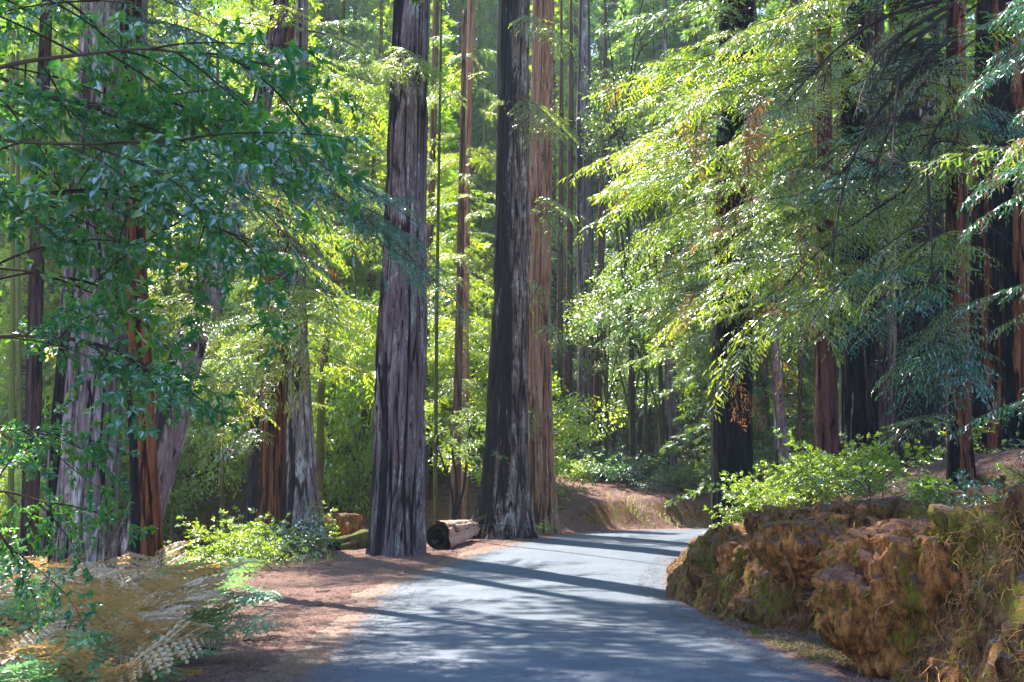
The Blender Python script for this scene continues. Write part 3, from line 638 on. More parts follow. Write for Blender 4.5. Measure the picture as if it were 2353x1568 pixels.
whorl(T5, ['rwlit', 'rwlit', 'rw'], 5.5, 16, 64, math.radians(170), math.radians(400), .7, 1.5, (-.35, .15))
whorl(T4, ['rw', 'rwlit'], 3.5, 14, 40, math.radians(170), math.radians(380), .45, 1.0, (-.35, .1))
whorl(T3, ['rwlit', 'rw'], 4, 12, 24, math.radians(200), math.radians(400), .5, 1.0, (-.35, .1))
for (u0, v0, u1, v1) in [(905, 120, 1010, 190), (900, 130, 870, 200), (900, 150, 800, 180), (910, 110, 985, 160)]:
    branch_px(T6, 'rwlit', u0, v0, 33, u1, v1, 31.0)
for (u0, v0, d0, u1, v1, d1, t) in [(1185, 225, 40, 1290, 300, 38, T9), (1180, 215, 40, 1230, 300, 38, T9), (1180, 230, 40, 1120, 240, 39, T9), (1245, 60, 43, 1300, 110, 41, T10), (1240, 460, 43, 1330, 500, 40.5, T10), (1240, 470, 43, 1300, 560, 41, T10), (1240, 740, 43, 1290, 800, 41, T10), (1240, 640, 43, 1210, 720, 41, T10), (1240, 930, 43, 1215, 1000, 41.5, T10), (1245, 250, 43, 1310, 330, 41, T10), (1190, 30, 40, 1240, 80, 38, T9)]:
    branch_px(t, 'rwlit', u0, v0, d0, u1, v1, d1)
whorl(T8, ['rwlit'], 5, 15, 26, 0, 2 * PI, .4, .8, (-.3, .15))
whorl(T7, ['rwlit'], 4, 18, 24, 0, 2 * PI, .4, .9, (-.3, .15))
whorl(T8b, ['rwlit', 'rw'], 6, 20, 34, 0, 2 * PI, .5, 1.1, (-.3, .15))

# --- tanoak reaching in from the left
tk = thing('tanoak_tree', 'broad-leaved tree whose glossy dark green boughs hang in from the left', 'tree', (-5.6, 9.0, hz(-5.6, 9)))
zt = float(tk.location[2])
wmesh('trunk', trunk_mesh([(-5.6, 9, zt - .4), (-5.5, 9.2, 3), (-5.2, 9.6, 6), (-4.9, 10, 8.5)], [.2, .16, .12, .04], 80, M['bark_young'], 40, .12, .05, .2, 3), tk)
def bough(pts, r0, n, kit='tan', s=(.5, .85)):
    W_ = np.array([P(*p) for p in pts]); tt = np.linspace(0, 1, len(W_)); q = np.linspace(0, 1, 24)
    c = np.stack([np.interp(q, tt, W_[:, k]) for k in range(3)], 1); c[1:-1] = .25 * c[:-2] + .5 * c[1:-1] + .25 * c[2:]
    mb = MB(); mb.tube(c, .62 * r0 * (1.05 - q) + .004, 7); wmesh('limb', mb.mesh('limb', M['twig']), tk)
    for i in range(n):
        x = .05 + .95 * (i + rng.rand()) / n; p = np.array([np.interp(x, q, c[:, k]) for k in range(3)])
        tg = nrm(np.array([np.interp(min(1, x + .05), q, c[:, k]) for k in range(3)]) - p + 1e-4)
        d = tg * .7 + np.array([rng.normal(0, .6), rng.normal(0, .6), rng.normal(-.15, .35)])
        add_branch(tk, kit, p, d, rng.uniform(*s))
bough([(-260, 220, 9.3), (60, 140, 9.6), (330, 110, 9.8), (640, 150, 10)], .03, 13)
bough([(-260, 420, 9.3), (0, 445, 9.4), (260, 440, 9.6), (600, 560, 9.7)], .03, 18, 'tan', (.45, .7))
bough([(-200, 100, 9.3), (180, 250, 10), (520, 200, 10.4)], .025, 10)
bough([(-260, 300, 9.3), (100, 330, 9.2), (420, 330, 9.2)], .025, 11)
bough([(-260, 860, 9.2), (0, 770, 9.0), (200, 780, 9.0), (380, 870, 9.0)], .022, 19, 'tan', (.35, .55))
bough([(-260, 960, 9.0), (0, 980, 8.8), (110, 1000, 8.9)], .018, 9, 'tan', (.3, .45))
bough([(-260, 1120, 9.2), (20, 1130, 9.4), (120, 1160, 9.5)], .016, 7, 'tan', (.32, .46))
bough([(-260, 600, 9.3), (40, 620, 9.6), (160, 640, 9.8)], .02, 6)
bough([(-260, 1000, 9.3), (-40, 1180, 9.2), (60, 1300, 9.2)], .02, 5, 'tan', (.3, .45))
bough([(-200, -60, 9.3), (100, -10, 9.6), (330, 10, 10)], .02, 6)

# ------------------------------------------------------------------ background trees
CR = {}
CR['bay'] = [leafy_crown(300 + k, 2.6, 6.0, 70, 110, .17, M['bay']) for k in range(4)]
CR['mid'] = [leafy_crown(310 + k, 2.6, 5.2, 64, 110, .15, M['bay_mid']) for k in range(3)]
CR['dark'] = [leafy_crown(320 + k, 2.6, 5.2, 60, 120, .15, M['bay_dark']) for k in range(2)]
CO = {}
CO['lit'] = [conifer_crown(330 + k, 24, 3.4, 170, M['redwood_lit'], .08, .32, nf=76) for k in range(3)]
CO['far'] = [conifer_crown(340 + k, 38, 5.0, 220, M['conifer_far'], .03, .55, nf=60) for k in range(3)]
CO['mid'] = [conifer_crown(375 + k, 30, 4.0, 170, M['redwood'], .06, .3, nf=90) for k in range(3)]
CO['farlit'] = [conifer_crown(370 + k, 38, 5.0, 220, M['redwood_lit'], .03, .5, nf=56) for k in range(3)]
CO['near'] = [conifer_crown(390 + k, 22, 3.6, 130, M['redwood'], .0, .2, nf=150, pw=.5) for k in range(3)]
CO['big'] = [conifer_crown(350 + k, 24, 4.2, 150, M['redwood'], .0, .5, nf=40, pw=.5) for k in range(3)]
def limbed_trunk(seed, H, r0, cents, mat):
    r = np.random.RandomState(seed); mb = MB(); s = np.linspace(0, 1, 10)
    ax = np.stack([.25 * np.sin(s * 3 + r.rand() * 6), .25 * np.sin(s * 2.5 + r.rand() * 6), H * s - .4], 1); mb.tube(ax, r0 * (1.1 - s) + .01, 8)
    for c in cents[:14]:
        p = ax[r.randint(3, 8)]; u = np.linspace(0, 1, 5)[:, None]; e = c + np.array([0, 0, H * .72])
        mb.tube(p + (e - p) * u + np.array([0, 0, .3]) * np.sin(u * PI), r0 * .35 * (1.1 - u[:, 0]) + .006, 5)
    return mb.mesh('trunk', mat)
LT = {k: [limbed_trunk(360 + i, 4.6, .12, v[1], M['bark_mossy'] if k != 'dark' else M['twig_dark']) for i, v in enumerate(CR[k])] for k in CR}
PT = trunk_mesh([(0, 0, -.8), (0, 0, 6), (0, 0, 18), (0, 0, 23)], [.26, .2, .1, .02], 90, M['bark_young'], 24, .3, .06, .2, 3)
PT2 = trunk_mesh([(0, 0, -1), (0, 0, 8), (0, 0, 26), (0, 0, 37)], [.5, .42, .22, .03], 91, M['bark_young'], 32, .3, .08, .2, 4)
def leafy_tree(kind, x, y, s, sz, label, group, name='bay_tree', lift=1.0):
    k = rng.randint(len(CR[kind])); z = hz(x, y); t = thing(name, label, 'tree', (x, y, z), group); rot = Matrix.Rotation(rng.rand() * 6.28, 4, 'Z')
    part('trunk', LT[kind][k], t, rot @ Matrix.Diagonal((s, s, sz * lift, 1)))
    part('crown', CR[kind][k][0], t, Matrix.Translation((0, 0, 3.3 * sz * lift)) @ rot @ Matrix.Diagonal((s, s, sz, 1)))
def conifer(kind, x, y, s, sz, label, group, name='conifer_tree'):
    k = rng.randint(3); z = hz(x, y); t = thing(name, label, 'tree', (x, y, z), group); rot = Matrix.Rotation(rng.rand() * 6.28, 4, 'Z')
    part('trunk', PT if kind == 'lit' else PT2, t, rot @ Matrix.Diagonal((s * (1 if kind == 'lit' else .6), s * (1 if kind == 'lit' else .6), sz, 1)))
    part('crown', CO[kind][k], t, rot @ Matrix.Diagonal((s, s, sz, 1)))
def in_sun_lane(x, y):
    a = (x - 5) * -.47 + (y - 56) * .88; p = (x - 5) * .88 + (y - 56) * .47
    return 3 < a < 36 and abs(p) < 6.5
def ux(u, d): return (u - 1176.5) * d / F
L1, G1 = 'yellow-green leafy tree in the sunlit thicket beyond the left shoulder', 'leafy trees of the left thicket'
for i in range(46):
    d = rng.uniform(41, 66); u = rng.uniform(-150, 1240)
    if d < 46 and u > 700: d += 8
    if in_sun_lane(ux(u, d), d): continue
    leafy_tree('bay', ux(u, d), d, rng.uniform(.7, 1.25), rng.uniform(.7, 1.5), L1, G1, lift=rng.uniform(.7, 1.5))
L2, G2 = 'bright young conifer standing in the sunlit thicket on the left', 'young conifers of the left thicket'
for i in range(26):
    d = rng.uniform(48, 82); u = rng.uniform(-100, 1280)
    if in_sun_lane(ux(u, d), d): continue
    conifer('lit', ux(u, d), d, rng.uniform(.7, 1.2), rng.uniform(.7, 1.3), L2, G2)
L3, G3 = 'tall hazy conifer closing the view far behind the left thicket', 'hazy conifers far behind'
for i in range(46):
    d = rng.uniform(88, 140); u = rng.uniform(-150, 1750)
    conifer('far', ux(u, d), d, rng.uniform(.9, 1.4), rng.uniform(.9, 1.4), L3, G3)
for u, d in ((-20, 66), (60, 72), (150, 68), (215, 76)): conifer('farlit', ux(u, d), d, 1.0, 1.25, 'tall sunlit conifer standing between the thicket and the hazy ones', 'tall sunlit conifers of the middle distance')
for u in (800, 865, 930, 1005, 1085, 1135, 1330, 1395, 1480, 1570, 120, 420, 640):
    d = rng.uniform(95, 118); conifer('far', ux(u, d), d, rng.uniform(1.0, 1.3), rng.uniform(1.55, 1.75), L3, G3)
L4, G4 = 'grey-green leafy tree on the slope above the far bank', 'leafy trees above the far bank'
for (u, d, s, sz, lf) in [(1385, 57, .8, .65, 3.0), (1450, 58, .95, .8, 2.9), (1520, 59, 1.0, .8, 2.7), (1590, 57, .9, .7, 2.8), (1480, 61, .9, .7, 4.0), (1640, 66, 1.1, 1.2, 2.0), (1400, 72, 1.0, 1.2, 2.7), (1530, 75, 1.2, 1.3, 2.5), (1750, 62, 1, .9, 1.9), (1830, 66, 1.1, 1.1, 1.9), (1700, 78, 1.3, 1.4, 1.9), (1900, 70, 1.2, 1.3, 1.2), (2000, 64, 1.1, 1.2, 1.3), (2100, 62, 1.1, 1.2, 1.3), (2230, 60, 1.1, 1.2, 1.2), (2330, 56, 1.1, 1.2, 1.2)]:
    leafy_tree('mid', ux(u, d), d, s, sz, L4, G4, lift=lf)
for (u, d, s, sz, lf) in [(1440, 57, .85, 1.15, 4.3), (1525, 60, .9, 1.1, 4.6)]:
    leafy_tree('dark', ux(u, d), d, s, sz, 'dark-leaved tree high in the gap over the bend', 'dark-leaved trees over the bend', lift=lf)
for i in range(12):
    d = rng.uniform(63, 82); u = rng.uniform(1290, 1720)
    leafy_tree('mid', ux(u, d), d, rng.uniform(.7, 1.1), rng.uniform(.7, 1.1), 'low grey-green tree among the pole trunks behind the bend', 'low trees behind the bend', lift=rng.uniform(.9, 1.6))
L5, G5 = 'shaded conifer on the hillside right of the bend', 'shaded conifers right of the bend'
for i in range(16):
    d = rng.uniform(68, 110); u = rng.uniform(1500, 2450)
    conifer('far', ux(u, d), d, rng.uniform(.8, 1.2), rng.uniform(.8, 1.2), L5, G5)
for i in range(12):
    d = rng.uniform(70, 100); u = rng.uniform(560, 1330)
    if in_sun_lane(ux(u, d), d): continue
    conifer('farlit', ux(u, d), d, rng.uniform(.7, 1.1), rng.uniform(1.0, 1.4), 'tall sunlit conifer standing between the thicket and the hazy ones', 'tall sunlit conifers of the middle distance')
for i in range(4):
    d = rng.uniform(72, 84); u = rng.uniform(1420, 1750)
    conifer('far', ux(u, d), d, rng.uniform(.7, 1.0), rng.uniform(.7, 1.1), 'dark conifer on the slope just beyond the bend', 'dark conifers on the slope beyond the bend')
for i in range(12):
    d = rng.uniform(44, 66); u = rng.uniform(1700, 2480)
    conifer('mid', ux(u, d), d, rng.uniform(.8, 1.1), rng.uniform(.9, 1.3), L5, G5)
# crowns of the tall redwoods, unseen above the picture, placed and sized for their shade
for t, z0, s in [(T1, 11, 1.25), (T2, 12.5, .8), (T3, 13.5, 1.05), (T5, 25, .5), (T6, 29, .8), (T9, 31, .7), (T10, 30, .7), (T11, 17, .6), (T13, 20, .8), (T14, 17, .9), (T16, 13, 1.1), (T17, 12, .8)]:
    p, r0 = axis_at(t, z0); k = rng.randint(3)
    part('crown', CO['near' if t in (T1, T2, T3, T17, T11) else 'big'][k], t, Matrix.Translation(Vector(p) - t.location) @ Matrix.Diagonal((s, s, s, 1)))

# ------------------------------------------------------------------ shrubs and bank plants
def shrub(kit, x, y, n, s, label, group=None, name='shrub', h=.0, cat='shrub', up=(.25, .9)):
    t = thing(name, label, cat, (x, y, hz(x, y) + h), group); z0 = float(t.location[2])
    for i in range(n):
        az = rng.rand() * 2 * PI; d = (math.cos(az), math.sin(az), rng.uniform(*up))
        add_branch(t, kit, (x + rng.normal(0, .1 * s), y + rng.normal(0, .1 * s), z0 + rng.uniform(0, .35) * s), d, s * rng.uniform(.7, 1.2))
    return t
shrub('blue', ux(640, 33), 33.2, 26, 1.3, 'blue-green bush at the foot of the pale grey flared trunk')
for (u, d, n_, s) in [(560, 34, 10, .9), (740, 33.5, 9, .7), (600, 30.5, 9, .7), (1240, 41, 9, .7), (1255, 41.5, 7, .6)]:
    shrub('shrub', ux(u, d), d, n_, s, 'small green bush growing along the left litter shoulder', 'small bushes on the left shoulder')
bay = thing('bay_tree', 'small bay tree with dark stems between the tall redwood and the scarred one', 'tree', (ux(1035, 41), 41.5, hz(ux(1035, 41), 41.5)))
mb = MB(); q = np.linspace(0, 1, 8)
for (u1, v1) in [(1005, 960), (1045, 930), (1100, 930)]:
    a = P(1040, 1200, 41.5); b = P(u1, v1, 40.5); mb.tube(a + (b - a) * q[:, None] + np.array([.12, 0, 0]) * np.sin(q * 6)[:, None], .05 * (1.2 - q), 6)
wmesh('trunk', mb.mesh('trunk', M['twig_dark']), bay)
for i in range(46):
    a = P(rng.uniform(990, 1130), rng.uniform(930, 1075), rng.uniform(39.5, 42)); add_branch(bay, 'bayb', a, (rng.normal(), rng.normal(), rng.normal(0, .4)), rng.uniform(.4, .75))
GS = 'sunlit green shrubs along the top of the right bank'
for i in range(26):
    d = rng.uniform(18.5, 29); u = 1650 + (29 - d) * 26 + rng.uniform(0, 130)
    shrub('shrub', ux(u, d), d, 13, rng.uniform(.8, 1.35), 'sunlit green shrub on top of the right bank near the charred tree', GS)
GF = 'grey-green shrubs along the top of the far bank'
for i in range(34):
    u = rng.uniform(1300, 1660); d = rng.uniform(52.5, 58)
    shrub('shrub' if rng.rand() < .5 else 'blue', ux(u, d), d, 12, rng.uniform(1.0, 1.7), 'grey-green shrub on top of the far bank beyond the bend', GF)
for i in range(22):
    u = rng.uniform(1750, 2360); d = rng.uniform(22, 34)
    shrub('shrub', ux(u, d), d, 9, rng.uniform(.8, 1.4), 'shaded low shrub between the trunks right of the road', 'shaded low shrubs between the right trunks')
sp = thing('sapling', 'drooping green sapling overhanging the top of the root mass', 'sapling', tuple(P(2150, 1110, 14.5)))
for i in range(18):
    branch_px(sp, 'shrub', 2150, 1110, 14.5, rng.uniform(2010, 2230), rng.uniform(1150, 1250), rng.uniform(12.6, 13.6), .85)
for (u, d) in [(2060, 15), (2130, 15.8), (2230, 14.2), (2300, 15.5), (2350, 13.2), (1990, 16.2), (2260, 17)]:
    shrub('shrub' if u % 20 else 'blue', ux(u, d), d, 9, rng.uniform(.5, .8), 'small shaded plant growing in the needle litter on top of the right bank', 'small plants on the right bank top')
shrub('blue', ux(2290, 12.6), 12.6, 9, .5, 'low pale green plant on the bank near the right edge')
# thicket undergrowth on the left
GU = 'leafy bushes in the hollow left of the road'
for i in range(70):
    d = rng.uniform(27, 52); u = rng.uniform(20, 860); x = ux(u, d)
    if x > -4.5 - .12 * (d - 24): x -= 3
    shrub('shrub', x, d, 11, rng.uniform(1.0, 1.9), 'sunlit leafy bush in the hollow left of the road', GU)

# ------------------------------------------------------------------ ferns
FR = [fern_frond(400 + k, .95, M['fern']) for k in range(4)]; FB = [fern_frond(410 + k, .85, M['fern_brown']) for k in range(3)]
def fern(x, y, brown, s, nf=6):
    t = thing('fern', 'browned dry bracken fern among the green ones on the left verge' if brown else 'green bracken fern on the left verge by the road', 'fern', (x, y, hz(x, y)), 'brown ferns on the left verge' if brown else 'green ferns on the left verge')
    for i in range(nf):
        az = i * 2 * PI / nf + rng.normal(0, .3); d = (math.cos(az), math.sin(az), rng.uniform(.15, .95))
        st_ = rng.uniform(.08, .35) * s
        part('frond', (FB if brown else FR)[rng.randint(3)], t, frame_from((0, 0, st_), d, (0, 0, 1), rng.normal(0, .25), s * rng.uniform(.7, 1.15)))
for i in range(36):
    d = rng.uniform(9.5, 20.5); f_ = rng.rand()
    xr = float(np.interp(d, [9.5, 12, 15, 20.5], [-2.6, -2.75, -3.2, -4.0])); x = xr - f_ * (d * .40 - 1.2) * .62
    br = (x - ux(0, d)) / (ux(600, d) - ux(0, d)); pb = .8 if (d > 13 and br < .6) else (.6 if br < .75 else .12)
    fern(x, d, rng.rand() < pb, rng.uniform(1.0, 1.4))

for i in range(26):
    d = rng.uniform(8.8, 12.8) if i < 14 else rng.uniform(12.8, 18.5); u = rng.uniform(-20, 470 - 14 * (d - 8.8)); fern(ux(u, d), d, (i % 2 == 0) or i > 14, rng.uniform(.8, 1.1) if i < 14 else rng.uniform(1.1, 1.5))
# twigs that fell along the left shoulder
for i in range(22):
    a_ = rng.uniform(22, 42) if i < 14 else rng.uniform(10, 22); s_ = -rng.uniform(3.0, 5.6) if i < 14 else -rng.uniform(2.7, 4.2)
    x = np.interp(a_, RA, RC[:, 0]) + np.interp(a_, RA, RN[:, 0]) * s_; y = np.interp(a_, RA, RC[:, 1]) + np.interp(a_, RA, RN[:, 1]) * s_
    p, nn = surf(np.array([x]), np.array([y])); t = thing('fallen_twig', 'dry brown twig lying on the needle litter of the left shoulder', 'twig', tuple(p[0]), 'dry twigs on the left shoulder')
    mb = MB(); q = np.linspace(-.5, .5, 7); az = rng.rand() * 6.28; L_ = rng.uniform(.35, 1.1); dd = np.array([math.cos(az), math.sin(az), 0])
    xy = p[0] + dd * (L_ * q)[:, None] + np.array([-dd[1], dd[0], 0]) * (rng.normal(0, .06, 7))[:, None]; xy[:, 2] = surf(xy[:, 0], xy[:, 1])[0][:, 2] + .012
    mb.tube(xy, np.linspace(.013, .005, 7), 5); j = 2; sdv = nrm(dd + np.array([-dd[1], dd[0], .25]) * rng.choice([-1, 1])); mb.tube(xy[j] + sdv * (L_ * .35 * np.linspace(0, 1, 4))[:, None], np.linspace(.007, .003, 4), 4)
    wmesh('stem', mb.mesh('stem', M['twig_grey' if i % 3 else 'twig']), t)
# ------------------------------------------------------------------ the right bank's root mass, lumps, logs
def blob(name, c, rad, seed, mat, amp=.25, freq=1.5, n=(200, 130), squash=None):
    th = np.linspace(0, 2 * PI, n[0], endpoint=False); ph = np.linspace(.02, PI - .02, n[1])
    T_, Ph = np.meshgrid(th, ph, indexing='ij'); dx = np.stack([np.cos(T_) * np.sin(Ph), np.sin(T_) * np.sin(Ph), np.cos(Ph)], -1)
    p = dx * np.array(rad); k = 1 + amp * fbm(p[..., 0] * freq, p[..., 1] * freq, p[..., 2] * freq, seed, 5) * 1.6 + .42 * (np.abs(fbm(p[..., 0] * 3, p[..., 1] * 3, p[..., 2] * 2, seed + 9, 5)) - .15) + .12 * np.abs(vn(p[..., 0] * 11, p[..., 1] * 11, p[..., 2] * 5, seed + 12))
    V = np.array(c) + p * k[..., None]
    zt = c[2] + .62 * rad[2]; V[..., 2] = np.where(V[..., 2] > zt, zt + (V[..., 2] - zt) * .35, V[..., 2])
    I, J = np.meshgrid(np.arange(n[0]), np.arange(n[1] - 1), indexing='ij'); I2 = (I + 1) % n[0]
    Q = np.stack([I * n[1] + J, I * n[1] + J + 1, I2 * n[1] + J + 1, I2 * n[1] + J], -1).reshape(-1, 4)
    return make_mesh(name, V, Q, mat, None, True), V
e = NT('root_earth')
e1 = e.noise((1, 1, .45), 10, 6, .75); e2 = e.noise((1, 1, .5), 2.2, 6, .7); e3 = e.noise((1, 1, .3), 40, 4, .7)
col = e.ramp(e1, [(.3, (.03, .012, .006)), (.45, (.24, .085, .025)), (.58, (.56, .215, .055)), (.72, (.60, .32, .13))])
ms = e.math('MULTIPLY', e.mask(e2, .57, .64), e.mask(e3, .3, .55))
col = e.mix(ms, col, e.mix(e3, (.07, .085, .008), (.22, .22, .012)))
sxe = e.n('ShaderNodeSeparateXYZ'); gne = e.n('ShaderNodeNewGeometry'); e.l(gne.outputs['Normal'], sxe.inputs[0])
col = e.mix(e.mask(sxe.outputs[2], .45, .75), col, e.ramp(e3, [(.3, (.06, .03, .022)), (.7, (.26, .14, .10))]))
e.pbsdf(col, .9, .2, e.bump(e.math('ADD', e1, e3), 1.0, .05)); M['root_earth'] = e.m
M['moss'] = leaf_mat('moss_tufts', (.07, .10, .008), (.19, .20, .012), (.14, .2, .01), (.3, .32, .02), None, .35, .1, .6)
n_ = NT('root_wood'); n_.pbsdf(n_.mix(n_.noise((20, 20, 20), 1, 3), (.14, .055, .022), (.34, .17, .08)), .8, .2); M['root'] = n_.m
def root_mass(label, c, rad, seed, nroots, name='root_mass', amp=.25):
    t = thing(name, label, 'root mass', (c[0], c[1], c[2] - rad[2]))
    me, V = blob('earth', c, rad, seed, M['root_earth'], amp); wmesh('earth', me, t)
    r = np.random.RandomState(seed); mb = MB(); Vf = V.reshape(-1, 3); nx = Vf - np.array(c)
    idx = np.where((nx[:, 1] < rad[1] * .35) & (np.abs(nx[:, 2]) < rad[2] * .8))[0]
    for i in range(nroots):
        k = idx[r.randint(len(idx))]; p = Vf[k]; o = nrm(nx[k] * np.array([1, 1, .3])); ln = r.uniform(.08, .4) ; s = np.linspace(0, 1, 7)[:, None]
        dr = nrm(o * r.uniform(.1, .6) + np.array([r.normal(0, .7), r.normal(0, .4), -r.uniform(.1, 1.2)]))
        pts = p - o * .02 + dr * ln * s + np.cumsum(r.normal(0, .018, (7, 3)), 0); mb.tube(pts, r.uniform(.002, .007) * (1.15 - s[:, 0]), 4)
    for i in range(10):
        k = idx[r.randint(len(idx))]; p = Vf[k]; o = nrm(nx[k]); s = np.linspace(0, 1, 9)[:, None]
        pts = p + o * .01 + np.array([r.normal(0, .3), -.1, -.7]) * r.uniform(.4, .8) * s + np.cumsum(r.normal(0, .02, (9, 3)), 0); mb.tube(pts, .02 * (1.2 - s[:, 0]), 6)
    wmesh('root_tangle', mb.mesh('root_tangle', M['root']), t)['kind'] = 'stuff'
    n3 = nroots * 9; k = idx[r.randint(len(idx), size=n3)]; p = Vf[k]; on = nrm(nx[k]); keep = fbm(p[:, 0] * 2.2, p[:, 1] * 2.2, p[:, 2] * 1.1, seed + 30, 3) > .06
    p, on = p[keep], on[keep]; m3 = len(p); dd = nrm(on * .6 + np.array([0, 0, -.8]) + r.normal(0, .3, (m3, 3))); sd_ = nrm(np.cross(dd, on + r.normal(0, .4, (m3, 3)))); l3 = r.uniform(.02, .06, m3)[:, None]
    A = np.stack([p - sd_ * l3 * .22, p + sd_ * l3 * .22, p + dd * l3 + sd_ * l3 * .12, p + dd * l3 - sd_ * l3 * .12], 1)
    wmesh('moss', quad_mesh('moss', A, M['moss'], np.clip(r.normal(.5, .25, m3), 0, 1)), t)['kind'] = 'stuff'; return t
root_mass('large overhanging mass of orange earth, hanging roots and moss on the right bank', (4.45, 13.2, .70), (1.05, .85, 1.0), 500, 900)
root_mass('smaller red earth lump with a dark hollow left of the large root mass', (3.92, 17.2, 1.12), (.55, .7, .45), 510, 160)
root_mass('reddish earth hummock with roots at the far left end of the bank', (4.1, 20.6, .62), (.75, 1.2, .72), 520, 160)
root_mass('dark mossy earth shoulder of the bank at the right edge of the picture', (5.95, 12.2, .55), (1.0, .9, .95), 530, 200)

def log(name, label, a, b, r0, r1, mat, seed, nang=48, endmat=None):
    a, b = np.array(a), np.array(b); L = np.linalg.norm(b - a); t = thing(name, label, 'log', tuple(a))
    me = trunk_mesh([(0, 0, 0), (0, 0, L)], [r0, r1], seed, mat, nang, .06, .26, 0, 3, .5, .40, name='log_body')
    co = np.empty(len(me.vertices) * 3, np.float32); me.vertices.foreach_get('co', co); co = co.reshape(-1, 3)
    X_ = nrm(b - a); ref = np.array([0, 0, 1.0]) if abs(X_[2]) < .9 else np.array([1.0, 0, 0]); U = nrm(np.cross(ref, X_)); W_ = np.cross(X_, U)
    me.vertices.foreach_set('co', (co[:, :1] * U + co[:, 1:2] * W_ + co[:, 2:] * X_).astype(np.float32).ravel()); me.update()
    part('log_body', me, t)
    if endmat:
        th = np.linspace(0, 2 * PI, 24, endpoint=False); mb = MB()
        ring = lambda rr, x: np.outer(np.cos(th), U) * rr + np.outer(np.sin(th), W_) * rr + X_ * x
        V = np.vstack([ring(r0 * .92, -.015), ring(r0 * .62, -.02), ring(r0 * .5, .5), ring(.01, .55)])
        i, j = np.meshgrid(np.arange(3), np.arange(24), indexing='ij'); j2 = (j + 1) % 24
        mb.add(V, np.stack([i * 24 + j, i * 24 + j2, (i + 1) * 24 + j2, (i + 1) * 24 + j], -1).reshape(-1, 4)); part('hollow_end', mb.mesh('hollow_end', endmat), t)
    return t
M['log_wood'] = bark_mat('log_wood', (.66, .50, .40), (.52, .34, .25), (.10, .055, .035), (.5, .46, .4), .5, 0, dark=.3)
a = P(1005, 1234, 34.8); b = P(1085, 1212, 38.5)
log('fallen_log', 'fallen pale brown log with a black hollow end beside the tall redwood', a, b, .36, .22, M['log_wood'], 540, 64, M['bark_char'])
lg = bpy.data.objects['fallen_log']; mb = MB(); rs = np.random.RandomState(3); ax_ = nrm(b - a)
for i in range(26):
    o_ = b + np.array([0, rs.normal(0, .09), abs(rs.normal(0, .09))]) - ax_ * .5; dd_ = nrm(ax_ + rs.normal(0, .28, 3)); q_ = np.linspace(0, 1, 5); mb.tube(o_ + dd_ * (rs.uniform(.5, 1.3) * q_)[:, None], .035 * (1.1 - q_), 5)
wmesh('splinters', mb.mesh('splinters', M['log_wood']), lg)
log('fallen_log', 'reddish broken log lying behind the ferns between two trunks', P(258, 1365, 22), P(318, 1318, 22.5), .12, .1, M['bark_red'], 541)
log('mossy_log', 'dark mossy stump log at the left foot of the tall redwood', P(770, 1262, 34.5), P(850, 1240, 35.5), .28, .3, M['bark_mossy'], 542, 48, M['bark_char'])
root_mass('reddish upturned root plate behind the mossy stump log', P(785, 1212, 38), (.62, .5, .5), 550, 120)
# mossy arched trunk above the far bank
t = thing('arched_log', 'pale mossy log arching over the slope above the far bank', 'log', tuple(P(1452, 1120, 55)))
mb = MB(); pp = np.array([P(u, v, 55) for u, v in [(1450, 1128), (1456, 1108), (1470, 1092), (1490, 1076), (1512, 1070), (1532, 1076)]]); mb.tube(pp, np.array([.17, .2, .22, .22, .2, .16]), 12); wmesh('log_body', mb.mesh('log_body', M['bark_mossy']), t)
tree('dead_snag', 'black broken snag among the shade above the far bank', 'snag', 62, [(1482, 1075, 44), (1482, 1000, 36), (1480, 955, 24), (1479, 945, 10)], M['bark_char'], 70, None, 32, .15, .2, 4)
tree('dead_snag', 'grey leaning snag with black foot right of the charred tree', 'snag', 46, [(1798, 1070, 34), (1793, 980, 28), (1786, 860, 25), (1780, 680, 22)], M['bark_purple'], 71, None, 40, .12, .3, 4)

# ------------------------------------------------------------------ litter and grass (nobody could count these)
r = np.random.RandomState(9)
def scatter(n, fy, fx):
    y = fy(r.rand(n)); x = fx(r.rand(n), y); return x, y
def chips(xs, ys, ln, wd_, flat=.3):
    p, nn = surf(xs, ys); n = len(xs); k = nn[:, 2] > r.uniform(.62, .88, n); p, nn = p[k], nn[k]; n = len(p)
    s_, a_ = road_frame(p[:, 0], p[:, 1]); on = np.abs(s_) < HW + .25
    p[:, 2] = np.where(on, np.maximum(p[:, 2], road_z(a_) + .012 * (1 - (s_ / HW) ** 2) + .004), p[:, 2]); nn[on] = (0, 0, 1)
    d = nrm(np.cross(nn, r.normal(0, 1, (n, 3)))) + nn * r.normal(0, flat, (n, 1)) * np.where(on, .1, 1)[:, None]; d = nrm(d); s = nrm(np.cross(nn + r.normal(0, .3, (n, 3)), d))
    o = p + nn * (.006 + .012 * r.rand(n, 1)); l = (ln * r.uniform(.5, 1.4, n))[:, None]; w2 = (wd_ * r.uniform(.6, 1.3, n))[:, None]
    return np.stack([o - d * l / 2, o + s * w2 / 2, o + d * l / 2, o - s * w2 / 2], 1)
def along(n, a0, a1, s0, s1, pw=1.0):
    a = a0 + (a1 - a0) * r.rand(n) ** 1.6; s = s0 + (s1 - s0) * r.rand(n) ** pw
    return np.interp(a, RA, RC[:, 0]) + np.interp(a, RA, RN[:, 0]) * s, np.interp(a, RA, RC[:, 1]) + np.interp(a, RA, RN[:, 1]) * s
parts_ = []
